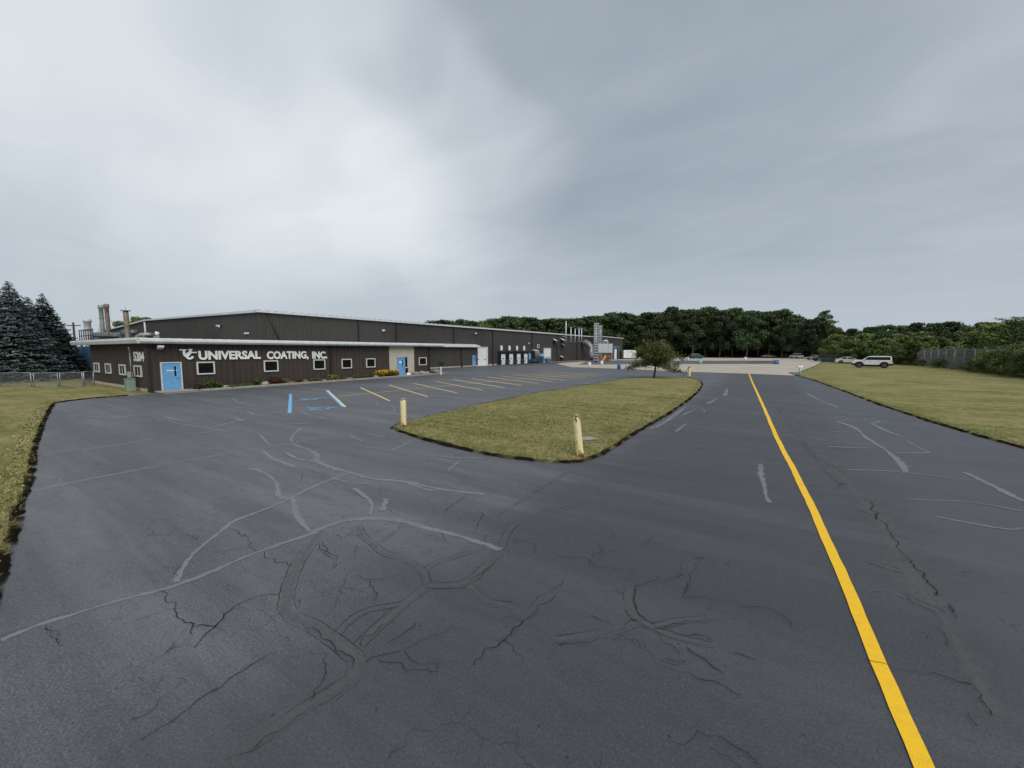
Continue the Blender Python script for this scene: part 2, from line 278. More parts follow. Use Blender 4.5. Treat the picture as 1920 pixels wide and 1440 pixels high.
M = dict(
 asphalt=mat_asphalt(),
 seal=mat_strip('sealed_crack_band', (0.150, 0.153, 0.160), (0.220, 0.223, 0.230), 0.0, 0.5, 0.85, 0.5, 6, .4, .85),
 seal_dim=mat_strip('faded_crack_band', (0.090, 0.086, 0.087), (0.150, 0.145, 0.146), 0.0, 0.9, 0.5, 0.55, 5, .4, .5),
 crack=mat_strip('open_crack', (0.010, 0.010, 0.011), (0.016, 0.016, 0.016), -0.5, 0.1, 1.0, 0.95, 14, 0.0, 0.25),
 faint=mat_strip('hairline_crack', (0.014, 0.013, 0.013), (0.02, 0.018, 0.018), -0.5, 0.1, 0.6, 0.95, 14, 0.0, -0.4),
 soil=mat_strip('black_edge_soil', (0.006, 0.005, 0.004), (0.020, 0.015, 0.011), 0.15, 0.6, 1.0, 1.0, 24, 0.0, 0.15),
 grass=mat_grass_ground(), far_grass=mat_grass_ground('rough_grass', 0.6), blades=mat_blades(),
 gravel=mat_gravel(),
 yellow=mat('road_yellow_paint', (0.86, 0.50, 0.004), 0.55, var=0.06, scale=14, bump=0.4, bscale=90),
 stall=mat('faded_yellow_paint', (0.62, 0.45, 0.17), 0.6, c2=(0.80, 0.58, 0.20), scale=0.8, detail=2),
 bluepaint=mat('blue_road_paint', (0.13, 0.40, 0.66), 0.55, var=0.15, scale=6), whitepaint=mat('white_road_paint', (0.66, 0.67, 0.62), 0.55),
 siding=mat_siding('brown_ribbed_siding', (0.041, 0.032, 0.028), (0.058, 0.046, 0.040)),
 siding2=mat_siding('dark_bronze_siding', (0.042, 0.039, 0.036), (0.058, 0.054, 0.049)),
 batten=mat('brown_rib_trim', (0.026, 0.019, 0.017), 0.5),
 trim=mat('pale_grey_gutter', (0.58, 0.60, 0.61), 0.45, var=0.12, scale=2.0), roof=mat('galvanised_roof', (0.44, 0.46, 0.48), 0.4, var=0.1, scale=1),
 white=mat('white_panel', (0.72, 0.73, 0.72), 0.5, var=0.08), frame=mat('white_frame', (0.60, 0.60, 0.58), 0.5, var=0.05), glass=mat('dark_window_glass', (0.008, 0.009, 0.010), 0.12, var=0.3, spec=0.22),
 bluedoor=mat('light_blue_door', (0.13, 0.33, 0.58), 0.5, var=0.10, scale=5), bluedark=mat('mid_blue_metal', (0.05, 0.16, 0.34), 0.5, var=0.2), pale_blue=mat('pale_blue_paint', (0.25, 0.45, 0.55), 0.6, var=0.15),
 letter=mat('off_white_letter', (0.84, 0.84, 0.80), 0.5, var=0.03), black=mat('black_metal', (0.015, 0.015, 0.016), 0.5), rubber=mat('black_rubber', (0.012, 0.012, 0.012), 0.8),
 concrete=mat('weathered_concrete', (0.30, 0.28, 0.24), 0.85, var=0.22, scale=4, bump=0.3), foundation=mat('foundation_render', (0.42, 0.38, 0.29), 0.85, var=0.15, scale=3),
 mulch=mat('brown_mulch', (0.075, 0.052, 0.038), 0.95, var=0.5, scale=18, bump=1.0, bscale=60), stone=mat_stone(),
 galv=mat('galvanised_steel', (0.29, 0.31, 0.31), 0.45, 0.5, var=0.25, scale=6), wire=mat('galvanised_wire', (0.18, 0.185, 0.185), 0.55, 0.3),
 duct=mat('weathered_duct', (0.25, 0.26, 0.26), 0.45, 0.5, var=0.35, scale=2.5), rustduct=mat('rusty_duct', (0.26, 0.22, 0.19), 0.6, 0.3, c2=(0.20, 0.12, 0.08), scale=2),
 brightduct=mat('white_painted_duct', (0.52, 0.53, 0.52), 0.5, var=0.1), tandusk=mat('stained_stack', (0.36, 0.33, 0.26), 0.5, 0.3, c2=(0.20, 0.15, 0.09), scale=3), greenduct=mat('green_grey_duct', (0.26, 0.32, 0.29), 0.5, 0.3, var=0.2),
 navy=mat('navy_blue_steel', (0.03, 0.05, 0.10), 0.5), green_box=mat('pale_green_cabinet', (0.22, 0.30, 0.24), 0.55, var=0.12), tan_box=mat('tan_meter_box', (0.38, 0.35, 0.28), 0.6, var=0.1),
 bollard=mat_bollard(), cap=mat('domed_concrete_cap', (0.26, 0.20, 0.17), 0.85, var=0.25, scale=14, bump=0.4),
 machine=mat('rusty_machinery', (0.14, 0.065, 0.045), 0.7, c2=(0.30, 0.16, 0.10), scale=1.5), straw=mat('yellow_machine_paint', (0.50, 0.36, 0.12), 0.6),
 bark=mat('tree_bark', (0.065, 0.052, 0.042), 0.9, var=0.3, scale=8, stretch=(1, 1, 0.2), bump=0.6, bscale=12), paleb=mat('pale_tree_bark', (0.095, 0.085, 0.072), 0.9, var=0.3, scale=5),
 leaf=leafmat('broadleaf', (0.026, 0.042, 0.015), (0.105, 0.150, 0.050)), leaf2=leafmat('broadleaf_bright', (0.050, 0.078, 0.018), (0.175, 0.230, 0.060)),
 leaf3=leafmat('broadleaf_deep', (0.018, 0.031, 0.015), (0.068, 0.102, 0.042)), scrub=leafmat('scrub_leaf', (0.048, 0.062, 0.018), (0.16, 0.185, 0.060)),
 crab=leafmat('bronze_green_leaf', (0.038, 0.050, 0.014), (0.125, 0.140, 0.040)), crab_red=leafmat('reddish_leaf', (0.09, 0.04, 0.02), (0.16, 0.08, 0.03)),
 spruce=leafmat('blue_spruce_needle', (0.036, 0.052, 0.050), (0.100, 0.130, 0.122), scale=0.8), spruce2=leafmat('dark_spruce_needle', (0.020, 0.036, 0.030), (0.062, 0.092, 0.078), scale=0.8),
 shrub=leafmat('shrub_leaf', (0.03, 0.045, 0.015), (0.10, 0.125, 0.035)), redshrub=leafmat('maroon_shrub_leaf', (0.06, 0.035, 0.03), (0.13, 0.07, 0.05)), flower=leafmat('orange_flower', (0.45, 0.17, 0.01), (0.75, 0.42, 0.02)),
 rock=mat('landscape_rock', (0.26, 0.24, 0.22), 0.85, var=0.3, scale=6, bump=0.6, bscale=15), brownrock=mat('reddish_landscape_rock', (0.17, 0.12, 0.10), 0.85, var=0.3, scale=6),
 bale=mat('pale_dome_cover', (0.40, 0.38, 0.33), 0.7, var=0.1),
)
def paint(name, c): return mat(name, c, 0.25, var=0.03, spec=0.6)
M.update(cwhite=paint('white_car_paint', (0.70, 0.71, 0.72)), ccream=paint('pearl_car_paint', (0.60, 0.58, 0.54)), cgreen=paint('dark_green_car_paint', (0.03, 0.06, 0.07)), cnavy=paint('dark_blue_car_paint', (0.02, 0.03, 0.05)),
 csilver=paint('silver_car_paint', (0.24, 0.27, 0.27)), cgrey=paint('mauve_grey_car_paint', (0.18, 0.16, 0.17)), rim=mat('alloy_rim', (0.10, 0.10, 0.105), 0.4, 0.6), lamp=mat('clear_lamp_lens', (0.45, 0.47, 0.50), 0.15), tail=mat('red_lamp_lens', (0.22, 0.02, 0.02), 0.2))
# ---------------------------------------------------------------- helpers
def tag(o, label=None, cat=None, group=None, kind=None):
    if label: o['label'] = label
    if cat: o['category'] = cat
    if group: o['group'] = group
    if kind: o['kind'] = kind
    return o
def empty(name, label, cat, loc=(0, 0, 0), rz=0.0, group=None):
    o = bpy.data.objects.new(name, None); COL.objects.link(o); o.location = loc; o.rotation_euler = (0, 0, rz); o.empty_display_size = 0.2
    return tag(o, label, cat, group)
def link(name, me, mats, parent=None):
    if not isinstance(mats, (list, tuple)): mats = [mats]
    for m in mats: me.materials.append(M[m])
    o = bpy.data.objects.new(name, me); COL.objects.link(o)
    if parent is not None: o.parent = parent
    return o
class MB:
    def __init__(s): s.bm = bmesh.new(); s.mi = 0
    def faces(s, vs, fs):
        v = [s.bm.verts.new(p) for p in vs]
        for f in fs:
            try: fc = s.bm.faces.new([v[i] for i in f]); fc.material_index = s.mi
            except ValueError: pass
        return s
    def box(s, x0, x1, y0, y1, z0, z1):
        return s.faces([(x0, y0, z0), (x1, y0, z0), (x1, y1, z0), (x0, y1, z0), (x0, y0, z1), (x1, y0, z1), (x1, y1, z1), (x0, y1, z1)],
                       [(0, 3, 2, 1), (4, 5, 6, 7), (0, 1, 5, 4), (1, 2, 6, 5), (2, 3, 7, 6), (3, 0, 4, 7)])
    def tube(s, pts, rad, n=10, cap=True):
        pts = [Vector(p) for p in pts]
        if not isinstance(rad, (list, tuple)): rad = [rad]*len(pts)
        rings = []; ref = None
        for i, p in enumerate(pts):
            d = (pts[min(i+1, len(pts)-1)]-pts[max(i-1, 0)])
            if d.length < 1e-9: d = Vector((0, 0, 1))
            d.normalize()
            if ref is None: ref = Vector((1, 0, 0)) if abs(d.x) < 0.8 else Vector((0, 1, 0))
            u = (ref - d*ref.dot(d)).normalized(); ref = u; v = d.cross(u)
            rings.append([s.bm.verts.new(p + (u*math.cos(2*PI*k/n)+v*math.sin(2*PI*k/n))*rad[i]) for k in range(n)])
        for a, b in zip(rings, rings[1:]):
            for k in range(n):
                f = s.bm.faces.new((a[k], a[(k+1) % n], b[(k+1) % n], b[k])); f.material_index = s.mi; f.smooth = n > 4
        if cap:
            f = s.bm.faces.new(rings[0][::-1]); f.material_index = s.mi
            f = s.bm.faces.new(rings[-1]); f.material_index = s.mi
        return s
    def prism(s, poly, axis, a, b, taper=None):
        """poly: 2D outline; axis 'x'/'y'/'z' extrude direction from a to b"""
        def P(p, t):
            if axis == 'x': return (t, p[0], p[1])
            if axis == 'y': return (p[0], t, p[1])
            return (p[0], p[1], t)
        n = len(poly); p2 = taper or poly
        A = [s.bm.verts.new(P(p, a)) for p in poly]; B = [s.bm.verts.new(P(p, b)) for p in p2]
        for k in range(n):
            f = s.bm.faces.new((A[k], A[(k+1) % n], B[(k+1) % n], B[k])); f.material_index = s.mi
        for q in (A[::-1], B):
            f = s.bm.faces.new(q); f.material_index = s.mi
        return s
    def build(s, name, mats, parent=None, smooth=False, bevel=0.0, fix=True):
        if fix: bmesh.ops.recalc_face_normals(s.bm, faces=s.bm.faces[:])
        if bevel:
            bmesh.ops.bevel(s.bm, geom=[e for e in s.bm.edges if len(e.link_faces) == 2 and e.calc_face_angle(0) > 0.5], offset=bevel, segments=2, profile=0.6, affect='EDGES')
        me = bpy.data.meshes.new(name); s.bm.to_mesh(me); s.bm.free()
        if smooth:
            for p in me.polygons: p.use_smooth = True
        return link(name, me, mats, parent)
def np_mesh(name, V, F, shade=None, k=4, attr='shade'):
    me = bpy.data.meshes.new(name); nf = len(F)
    me.vertices.add(len(V)); me.vertices.foreach_set('co', np.asarray(V, dtype=np.float32).ravel())
    me.loops.add(nf*k); me.polygons.add(nf)
    me.loops.foreach_set('vertex_index', np.asarray(F, dtype=np.int32).ravel())
    me.polygons.foreach_set('loop_start', np.arange(0, nf*k, k, dtype=np.int32))
    me.update(calc_edges=True)
    if shade is not None:
        a = me.attributes.new(attr, 'FLOAT', 'POINT'); a.data.foreach_set('value', np.asarray(shade, dtype=np.float32))
    return me
def leaf_quads(C, Nrm, size, asp=0.7, rng=RNG):
    n = len(C); Nrm = Nrm/np.linalg.norm(Nrm, axis=1, keepdims=True)
    r = rng.normal(size=(n, 3)); u = np.cross(Nrm, r); u /= np.linalg.norm(u, axis=1, keepdims=True)+1e-9; v = np.cross(Nrm, u)
    s = (size if np.ndim(size) else np.full(n, size))[:, None]
    V = np.stack([C-u*s, C-v*s*asp, C+u*s, C+v*s*asp], 1).reshape(-1, 3)
    F = np.arange(n*4).reshape(-1, 4); sh = np.repeat(rng.random(n), 4)
    return V, F, sh
def text_mesh(txt, w_, h_, depth=0.03, bold=0.02):
    cu = bpy.data.curves.new('t', 'FONT'); cu.body = txt; cu.size = 1; cu.extrude = 0.5; cu.offset = bold; cu.resolution_u = 3
    ob = bpy.data.objects.new('t', cu); COL.objects.link(ob)
    dg = bpy.context.evaluated_depsgraph_get(); me = bpy.data.meshes.new_from_object(ob.evaluated_get(dg)); bpy.data.objects.remove(ob)
    n = len(me.vertices); co_ = np.empty(n*3, dtype=np.float32); me.vertices.foreach_get('co', co_); co_ = co_.reshape(-1, 3)
    capmin, capmax = 0.0, 0.70
    co_[:, 0] -= co_[:, 0].min(); co_[:, 0] *= w_/co_[:, 0].max()
    co_[:, 1] = co_[:, 1]/capmax*h_; co_[:, 2] *= depth
    me.vertices.foreach_set('co', co_.ravel()); me.update(); return me
# ---------------------------------------------------------------- ground
def sheet(name, poly, z, matn, kind='structure'):
    b = MB(); b.faces([(x, y, z) for x, y in poly], [tuple(range(len(poly)))])
    o = b.build(name, matn, fix=False)
    if o.data.polygons[0].normal.z < 0: o.data.flip_normals()
    return tag(o, kind=kind)
def smooth_poly(pts, it=2, closed=True):
    for _ in range(it):
        q = []; n = len(pts)
        rng_ = range(n) if closed else range(n-1)
        if not closed: q.append(pts[0])
        for i in rng_:
            a, b_ = pts[i], pts[(i+1) % n]
            q += [(a[0]*.75+b_[0]*.25, a[1]*.75+b_[1]*.25), (a[0]*.25+b_[0]*.75, a[1]*.25+b_[1]*.75)]
        if not closed: q.append(pts[-1])
        pts = q
    return pts
def resample(pts, step):
    out = [pts[0]]
    for a, b_ in zip(pts, pts[1:]):
        d = math.dist(a, b_); n = max(1, int(d/step))
        out += [tuple(a[j]+(b_[j]-a[j])*i/n for j in range(len(a))) for i in range(1, n+1)]
    return out
def strip_geo(pts, width, z, jit=0.0, ends=True):
    """ribbon with 3 verts across; returns V, F, w"""
    P = np.array([p[:2] for p in pts]); n = len(P)
    T = np.gradient(P, axis=0); T /= np.linalg.norm(T, axis=1, keepdims=True)+1e-9; Nn = np.stack([-T[:, 1], T[:, 0]], 1)
    if jit: P = P + Nn*(RNG.normal(size=(n, 1))*jit)
    wd = np.full(n, width)*(0.8+0.4*RNG.random(n))*(0.85+0.35*np.sin(np.arange(n)*.23+RNG.random()*6)*np.sin(np.arange(n)*.11))
    V = np.zeros((n, 3, 3)); V[:, :, 2] = z
    V[:, 0, :2] = P-Nn*wd[:, None]/2; V[:, 1, :2] = P; V[:, 2, :2] = P+Nn*wd[:, None]/2
    wv = np.tile([0.0, 1.0, 0.0], (n, 1)); 
    if ends: wv[0] = 0; wv[-1] = 0
    F = []
    for i in range(n-1):
        for j in range(2): F.append((i*3+j, i*3+j+1, (i+1)*3+j+1, (i+1)*3+j))
    return V.reshape(-1, 3), F, wv.ravel()
FR = dict(A=(0, 740, 1/3), B=(400, 780, 700/1920), C=(900, 960, 600/1920), D=(0, 1100, 900/1920), E=(1320, 700, 600/1920), F=(1000, 680, 500/1920), G=(1560, 1040, 360/1296))
SEAL = [
('A', .11, [(0,1385),(200,1300),(450,1225),(640,1165),(890,1105),(1080,1045),(1250,970),(1330,930),(1440,890),(1560,845),(1800,770)]),
('A', .11, [(985,1060),(1020,990),(1060,920),(1150,840),(1280,740),(1310,710),(1480,650),(1600,600),(1680,560),(1800,500),(1920,460)]),
('A', .10, [(170,545),(480,480),(900,400),(1200,345),(1480,300),(1640,275)]), ('A', .10, [(230,345),(330,320),(640,290),(900,240),(1300,195),(1500,170),(1760,160)]),
('A', .13, [(1640,275),(1760,320),(1795,345),(1770,375),(1920,430)]), ('A', .13, [(1480,310),(1520,355),(1600,385),(1670,410)]), ('A', .10, [(1610,325),(1660,360),(1770,375)]),
('A', .13, [(1400,415),(1470,430),(1540,470),(1565,520),(1560,560),(1600,590)]), ('A', .14, [(1650,580),(1660,670),(1700,720),(1745,770)]),
('A', .09, [(1460,220),(1500,270),(1530,290)]), ('A', .10, [(1640,265),(1640,235),(1700,185)]), ('A', .09, [(1165,195),(1350,140),(1600,90)]), ('A', .10, [(340,115),(700,130),(1200,85),(1600,55)]),
('A', .13, [(1310,20),(1330,45),(1440,60)]), ('A', .13, [(1390,95),(1430,115)]), ('A', .12, [(1680,95),(1740,115),(1830,135)]), ('A', .12, [(620,125),(720,130)]), ('A', .12, [(1320,130),(1370,150)]), ('A', .12, [(920,125),(1040,150)]),
('B', .14, [(500,600),(660,540),(820,525),(960,535),(1100,580),(1240,610),(1380,655),(1480,690)]),
('B', .10, [(510,235),(640,270),(800,325),(980,335),(1170,380),(1400,405)]), ('B', .08, [(1000,345),(1110,385),(1175,380)]),
('B', .13, [(720,370),(790,420),(820,450),(805,510)]), ('B', .13, [(890,425),(870,490)]), ('B', .08, [(620,325),(720,345),(820,355)]),
('B', .12, [(420,410),(640,310),(700,295)]),
('B', .07, [(750,155),(910,180),(1100,200),(1270,220),(1410,212)]), ('B', .08, [(910,180),(1040,120)]), ('B', .09, [(1265,230),(1205,285)]), ('B', .08, [(400,140),(600,105),(840,60)]), ('B', .08, [(700,95),(770,135)]),('B', .08, [(790,90),(880,110)]),
('E', .13, [(800,290),(920,330),(960,380),(1060,440),(1130,490),(1190,550),(1215,595)]), ('E', .06, [(850,580),(1100,585),(1220,600),(1500,630),(1700,655)]),
('E', .13, [(1565,595),(1680,650),(1800,710),(1920,770)]), ('E', .05, [(1200,755),(1400,765),(1600,770),(1920,830)]), ('E', .07, [(1380,860),(1700,920),(1850,940),(1920,930)]),
('E', .09, [(1000,300),(1100,350),(1190,380)]), ('E', .07, [(1215,405),(1300,455),(1375,480),(1150,478)]), ('E', .14, [(340,545),(340,620),(365,680),(370,740),(400,780)]),
('E', .08, [(730,440),(1000,450)]), ('E', .09, [(1060,285),(1010,305)]), ('E', .11, [(610,120),(700,165),(810,210)]),
('F', .10, [(840,480),(960,420),(1040,350),(1120,310)]), ('F', .10, [(1070,380),(1180,330)]), ('F', .10, [(1020,500),(1100,440)]), ('F', .2, [(1380,240),(1395,190)]), ('F', .14, [(1250,300),(1320,260)]), ('F', .1, [(880,470),(1000,400),(1090,330)]),
]
_ER = random.Random(91)
for _k in range(46):                       # short pale seam pieces scattered over the lot, as (x, y) in metres
    _x, _y = _ER.uniform(-31, -13.5), _ER.uniform(4, 40)
    if _k % 4 == 0: _x, _y = _ER.choice((_ER.uniform(-3.2, 0.2), _ER.uniform(1.5, 3.8))), _ER.uniform(14, 52)
    _p = [(_x, _y)]; _a = _ER.uniform(-.6, 2.2)
    for _ in range(_ER.randint(2, 5)): _a += _ER.uniform(-.7, .7); _l = _ER.uniform(.4, 1.1); _p.append((_p[-1][0]+_l*math.cos(_a), _p[-1][1]+_l*math.sin(_a)))
    SEAL.append(('M', .06, _p))
for _y0 in (4.6, 7.2, 10.2):                # long straight joints running across the lot
    SEAL.append(('M', .055, [(-31.5, _y0+.4), (-26, _y0+1.2), (-20, _y0+.9), (-15, _y0+1.5)]))
DIM = [
('B', .17, [(550,590),(480,690),(420,780),(385,880),(370,960),(390,1030),(500,1070),(600,1140),(700,1210),(750,1260),(720,1350),(600,1440)]),
('B', .11, [(740,560),(770,620),(830,660),(860,700),(1000,745),(1080,790),(1100,860)]), ('B', .10, [(970,540),(940,600),(850,650)]),
('B', .12, [(1480,680),(1500,620),(1540,560),(1620,520),(1840,470)]), ('B', .14, [(1490,700),(1400,770),(1310,860),(1200,875),(1100,870),(980,970),(870,1060),(750,1180)]),
('B', .13, [(1310,870),(1370,930),(1430,965),(1540,975)]), ('B', .10, [(1100,780),(1180,740),(1300,710),(1400,680)]), ('B', .10, [(640,1120),(720,1030),(820,990),(960,970)]), ('B', .06, [(1450,520),(1640,400),(1820,290)]),
('B', .22, [(700,1210),(760,1240),(740,1310),(700,1350)]), ('D', .15, [(1400,370),(1200,500),(1000,640),(850,725)]),
('C', .13, [(900,440),(890,520),(900,600),(960,650),(1040,700)]), ('C', .13, [(460,770),(700,740),(840,700),(940,660),(1040,690)]), ('C', .10, [(1040,690),(1200,650),(1430,640)]), ('C', .09, [(1040,700),(1200,760),(1400,800)]),('C', .10, [(940,760),(980,850),(1090,920),(1200,950)]),
('E', .34, [(290,40),(400,140),(510,260),(600,380),(720,490),(850,650),(960,780),(1080,900),(1160,1050),(1260,1280),(1400,1400)]), ('E', .25, [(440,190),(520,290),(600,430),(720,560),(830,680)]),
('G', .22, [(480,120),(600,230),(760,450),(860,640),(950,800),(1100,1100)]), ('G', .10, [(240,45),(380,90),(480,115)]), ('G', .10, [(180,245),(400,250),(600,330),(750,400)]),
]
CRACK = [
('A', .030, [(1090,1430),(1140,1370),(1210,1310),(1260,1240),(1380,1165),(1500,1130),(1580,1120)]), ('A', .022, [(890,1105),(990,1170),(980,1210),(1000,1260),(1080,1315),(1150,1300),(1210,1305)]), ('A', .018, [(1080,1315),(1080,1355)]),
('A', .022, [(1300,755),(1390,800),(1420,860),(1440,880)]), ('A', .018, [(1200,890),(1300,875),(1440,880),(1560,845)]), ('A', .02, [(1490,890),(1520,925),(1640,960)]), ('A', .02, [(1810,830),(1820,880),(1890,930)]),
('A', .016, [(0,1368),(210,1290),(440,1222)]), ('A', .014, [(830,730),(860,790)]), ('A', .014, [(1040,790),(1110,820)]), ('A', .014, [(250,1310),(330,1360),(360,1420)]),
('A', .016, [(1250,970),(1330,930),(1440,885)]), ('A', .016, [(1690,450),(1690,490),(1620,520)]), ('A', .016, [(1700,400),(1780,440),(1920,470)]),
('B', .022, [(560,650),(590,720),(630,740),(605,790)]), ('B', .018, [(740,820),(790,845),(880,850)]), ('B', .018, [(800,850),(820,960)]), ('B', .024, [(785,1270),(850,1240),(960,1215)]), ('B', .014, [(980,1200),(1100,1150),(1270,1100)]),
('B', .014, [(980,1200),(1000,1240),(1150,1320),(1000,1320),(850,1260)]), ('B', .02, [(1380,500),(1370,540),(1340,600)]), ('B', .018, [(1270,500),(1380,500)]), ('B', .018, [(1300,410),(1200,490)]), ('B', .024, [(1500,690),(1530,710)]),
('B', .022, [(1760,920),(1670,1000),(1550,1090),(1400,1200),(1340,1290)]), ('B', .018, [(1040,1070),(900,1170)]), ('B', .015, [(500,1085),(600,1160),(680,1230),(715,1290)]), ('B', .015, [(870,1075),(755,1185)]), ('B', .015, [(1095,888),(1300,890)]), ('B', .015, [(1320,855),(1440,770),(1490,715)]),
('B', .018, [(900,480),(945,515)]), ('B', .018, [(690,505),(660,530),(700,550)]), ('B', .014, [(860,360),(850,420)]), ('B', .014, [(620,590),(655,640)]), ('B', .014, [(1170,600),(1190,650)]), ('B', .012, [(0,1090),(60,1110),(110,1130)]), ('B', .02, [(0,1425),(150,1320),(330,1220)]),
('B', .012, [(440,980),(450,940)]), ('B', .013, [(1480,1050),(1540,1020),(1600,1060)]), ('B', .013, [(1800,850),(1700,920),(1620,990)]), ('B', .013, [(790,700),(840,675)]),
('C', .018, [(930,450),(1060,410),(1080,395)]), ('C', .018, [(1100,420),(1150,400),(1220,380)]), ('C', .018, [(660,625),(730,660),(790,680)]), ('C', .018, [(750,480),(800,470),(860,495)]), ('C', .024, [(1240,820),(1350,890),(1400,940),(1465,975)]),
('C', .026, [(1525,855),(1600,875),(1665,900)]), ('C', .018, [(1300,1005),(1400,1020),(1480,1060),(1565,1110)]), ('C', .018, [(940,770),(970,830),(1040,890),(1190,960),(1300,1000)]), ('C', .018, [(1110,880),(1180,905),(1240,900)]), ('C', .012, [(1460,545),(1330,515),(1210,520),(1260,420),(1290,280)]),
('C', .016, [(450,790),(700,765),(850,745),(930,770)]), ('C', .024, [(870,590),(900,630)]), ('C', .016, [(840,710),(940,655),(1040,710),(1160,700)]), ('C', .016, [(1110,690),(1300,665),(1435,650)]), ('C', .014, [(1050,720),(1200,860)]), ('C', .014, [(1100,710),(1250,750),(1400,780)]),('C', .014, [(930,460),(935,560),(990,640)]),
('C', .014, [(660,290),(690,320),(830,350)]), ('C', .012, [(350,600),(250,680),(100,780)]), ('C', .016, [(1190,960),(1200,1010)]),
('D', .024, [(870,410),(820,440),(760,490),(640,570),(560,620)]), ('D', .016, [(710,370),(700,410),(600,510),(520,540)]), ('D', .016, [(620,415),(650,370),(560,370)]), ('D', .016, [(180,170),(240,220)]), ('D', .016, [(1220,510),(1100,590),(900,700)]), ('D', .012, [(1500,520),(1510,490)]), ('D', .02, [(165,410),(190,400)]), ('D', .012, [(1150,200),(1160,225)]), ('D', .014, [(1110,270),(1000,320),(900,380)]),
('E', .030, [(1005,770),(1000,810),(1050,885),(1105,940),(1170,1030),(1155,1050),(1240,1140),(1320,1200),(1340,1260),(1395,1340)]), ('E', .022, [(930,740),(1000,770)]), ('E', .018, [(1240,1140),(1180,1110)]), ('E', .02, [(590,400),(640,470),(700,520),(770,560),(850,610)]), ('E', .02, [(600,450),(680,520),(760,620),(830,690)]), ('E', .022, [(800,690),(830,660)]), ('E', .016, [(1470,1390),(1495,1440)]),
('E', .014, [(560,670),(700,680),(850,700)]), ('E', .012, [(1110,505),(1120,520)]),
('G', .02, [(230,715),(360,745),(440,780),(590,820)]), ('G', .028, [(530,785),(690,805),(780,840),(860,870),(955,885)]), ('G', .02, [(795,350),(820,400),(835,440)]), ('G', .014, [(955,885),(1000,980),(1075,1100)]), ('G', .02, [(915,1085),(980,1170)]), ('G', .014, [(700,500),(770,620)]), ('G', .014, [(615,530),(640,580)]), ('G', .014, [(200,255),(380,258)]),
]
def jagged(p, amp):
    out = [p[0]]
    for a, b_ in zip(p, p[1:]):
        d = math.dist(a, b_); n = max(1, int(d/0.05)); nx, ny = -(b_[1]-a[1])/max(d, 1e-6), (b_[0]-a[0])/max(d, 1e-6); o_ = 0
        for i in range(1, n+1):
            o_ = (0.8*o_ + random.gauss(0, amp)) if i < n else 0
            out.append((a[0]+(b_[0]-a[0])*i/n+nx*o_, a[1]+(b_[1]-a[1])*i/n+ny*o_))
    return out
def build_asphalt():
    V = []; F = []; Wt = []; MI = []
    def add(v, f, wv, mi):
        o_ = len(V); V.extend([tuple(map(float, p)) for p in v]); F.extend([tuple(i+o_ for i in q) for q in f]); Wt.extend(map(float, wv)); MI.extend([mi]*len(f))
    x0, x1, y0, y1 = -62, 16, -60, 200
    add([(x0, y0, 0), (x1, y0, 0), (x1, y1, 0), (x0, y1, 0)], [(0, 1, 2, 3)], [0]*4, 0)
    z = 0.0015
    for lst, mi in ((DIM, 2), (SEAL, 1)):
        for f, wd, pts in lst:
            
            if f == 'M': g = pts
            else: ox, oy, s = FR[f]; g = [G(ox+x*s, oy+y*s) for x, y in pts]
            g = resample(smooth_poly(g, 2, False), 0.12)
            dd = math.hypot(*g[len(g)//2]); z += 0.00008; bw = wd*(.85+min(1.2, dd*0.045)); add(*strip_geo(g, bw, z, 0.004), mi)
            if mi == 2 and wd < .2:
                P_ = np.array(g); T_ = np.gradient(P_, axis=0); T_ /= np.linalg.norm(T_, axis=1, keepdims=True); N_ = np.stack([-T_[:, 1], T_[:, 0]], 1)
                for sgn in (-1, 1):
                    z += .00003; add(*strip_geo([tuple(q) for q in P_+N_*sgn*bw*.46], .009, z, .004), 4)
    for f, wd, pts in CRACK:
        ox, oy, s = FR[f]; g = jagged([G(ox+x*s, oy+y*s) for x, y in pts], 0.019)
        z += 0.00005; add(*strip_geo(g, wd*0.42, z), 3)
        if len(g) > 12:                       # short side branches
            for _ in range(len(g)//26):
                k = random.randrange(2, len(g)-2); a = random.uniform(0, 2*PI); l_ = random.uniform(.12, .4)
                z += 0.00003; add(*strip_geo(jagged([g[k], (g[k][0]+l_*math.cos(a), g[k][1]+l_*math.sin(a))], 0.02), wd*0.3, z), 3)
    # scattered short hairlines on the left of the lot and in the foreground
    for _ in range(170):
        cx, cy = random.uniform(-14, 3), random.uniform(1.5, 16); a = random.uniform(0, PI); l_ = random.uniform(.12, .5)
        z += 0.00002; add(*strip_geo(jagged([(cx, cy), (cx+l_*math.cos(a), cy+l_*math.sin(a)), (cx+l_*1.6*math.cos(a+.5), cy+l_*1.6*math.sin(a+.5))], 0.02), 0.009, z), 4)
    me = bpy.data.meshes.new('asphalt_lot'); me.from_pydata(V, [], F); me.update()
    a = me.attributes.new('w', 'FLOAT', 'POINT'); a.data.foreach_set('value', np.array(Wt, dtype=np.float32))
    me.polygons.foreach_set('material_index', np.array(MI, dtype=np.int32))
    o = link('asphalt_lot', me, ['asphalt', 'seal', 'seal_dim', 'crack', 'faint']); tag(o, kind='structure')
build_asphalt()
sheet('ground', [(-3000, -3000), (3000, -3000), (3000, 3000), (-3000, 3000)], -0.10, 'far_grass')
sheet('gravel_lot', [G(1072, 688.5), G(1180, 692), G(1280, 697), G(1405, 701), G(1482, 704), (5.5, 60), (12.5, 118), (16, 160), (15.9, 199), (-61, 199), (-58, 150), (-41, 133), (-40, 100), (-42.0, 88), (-38, 76)], 0.012, 'gravel')
sheet('far_asphalt_patch', [G(1172, 683), G(1459, 682.3), G(1459, 676.3), G(1280, 676.5), (-36, 112), (-38, 92), G(1085, 684)], 0.02, 'asphalt')
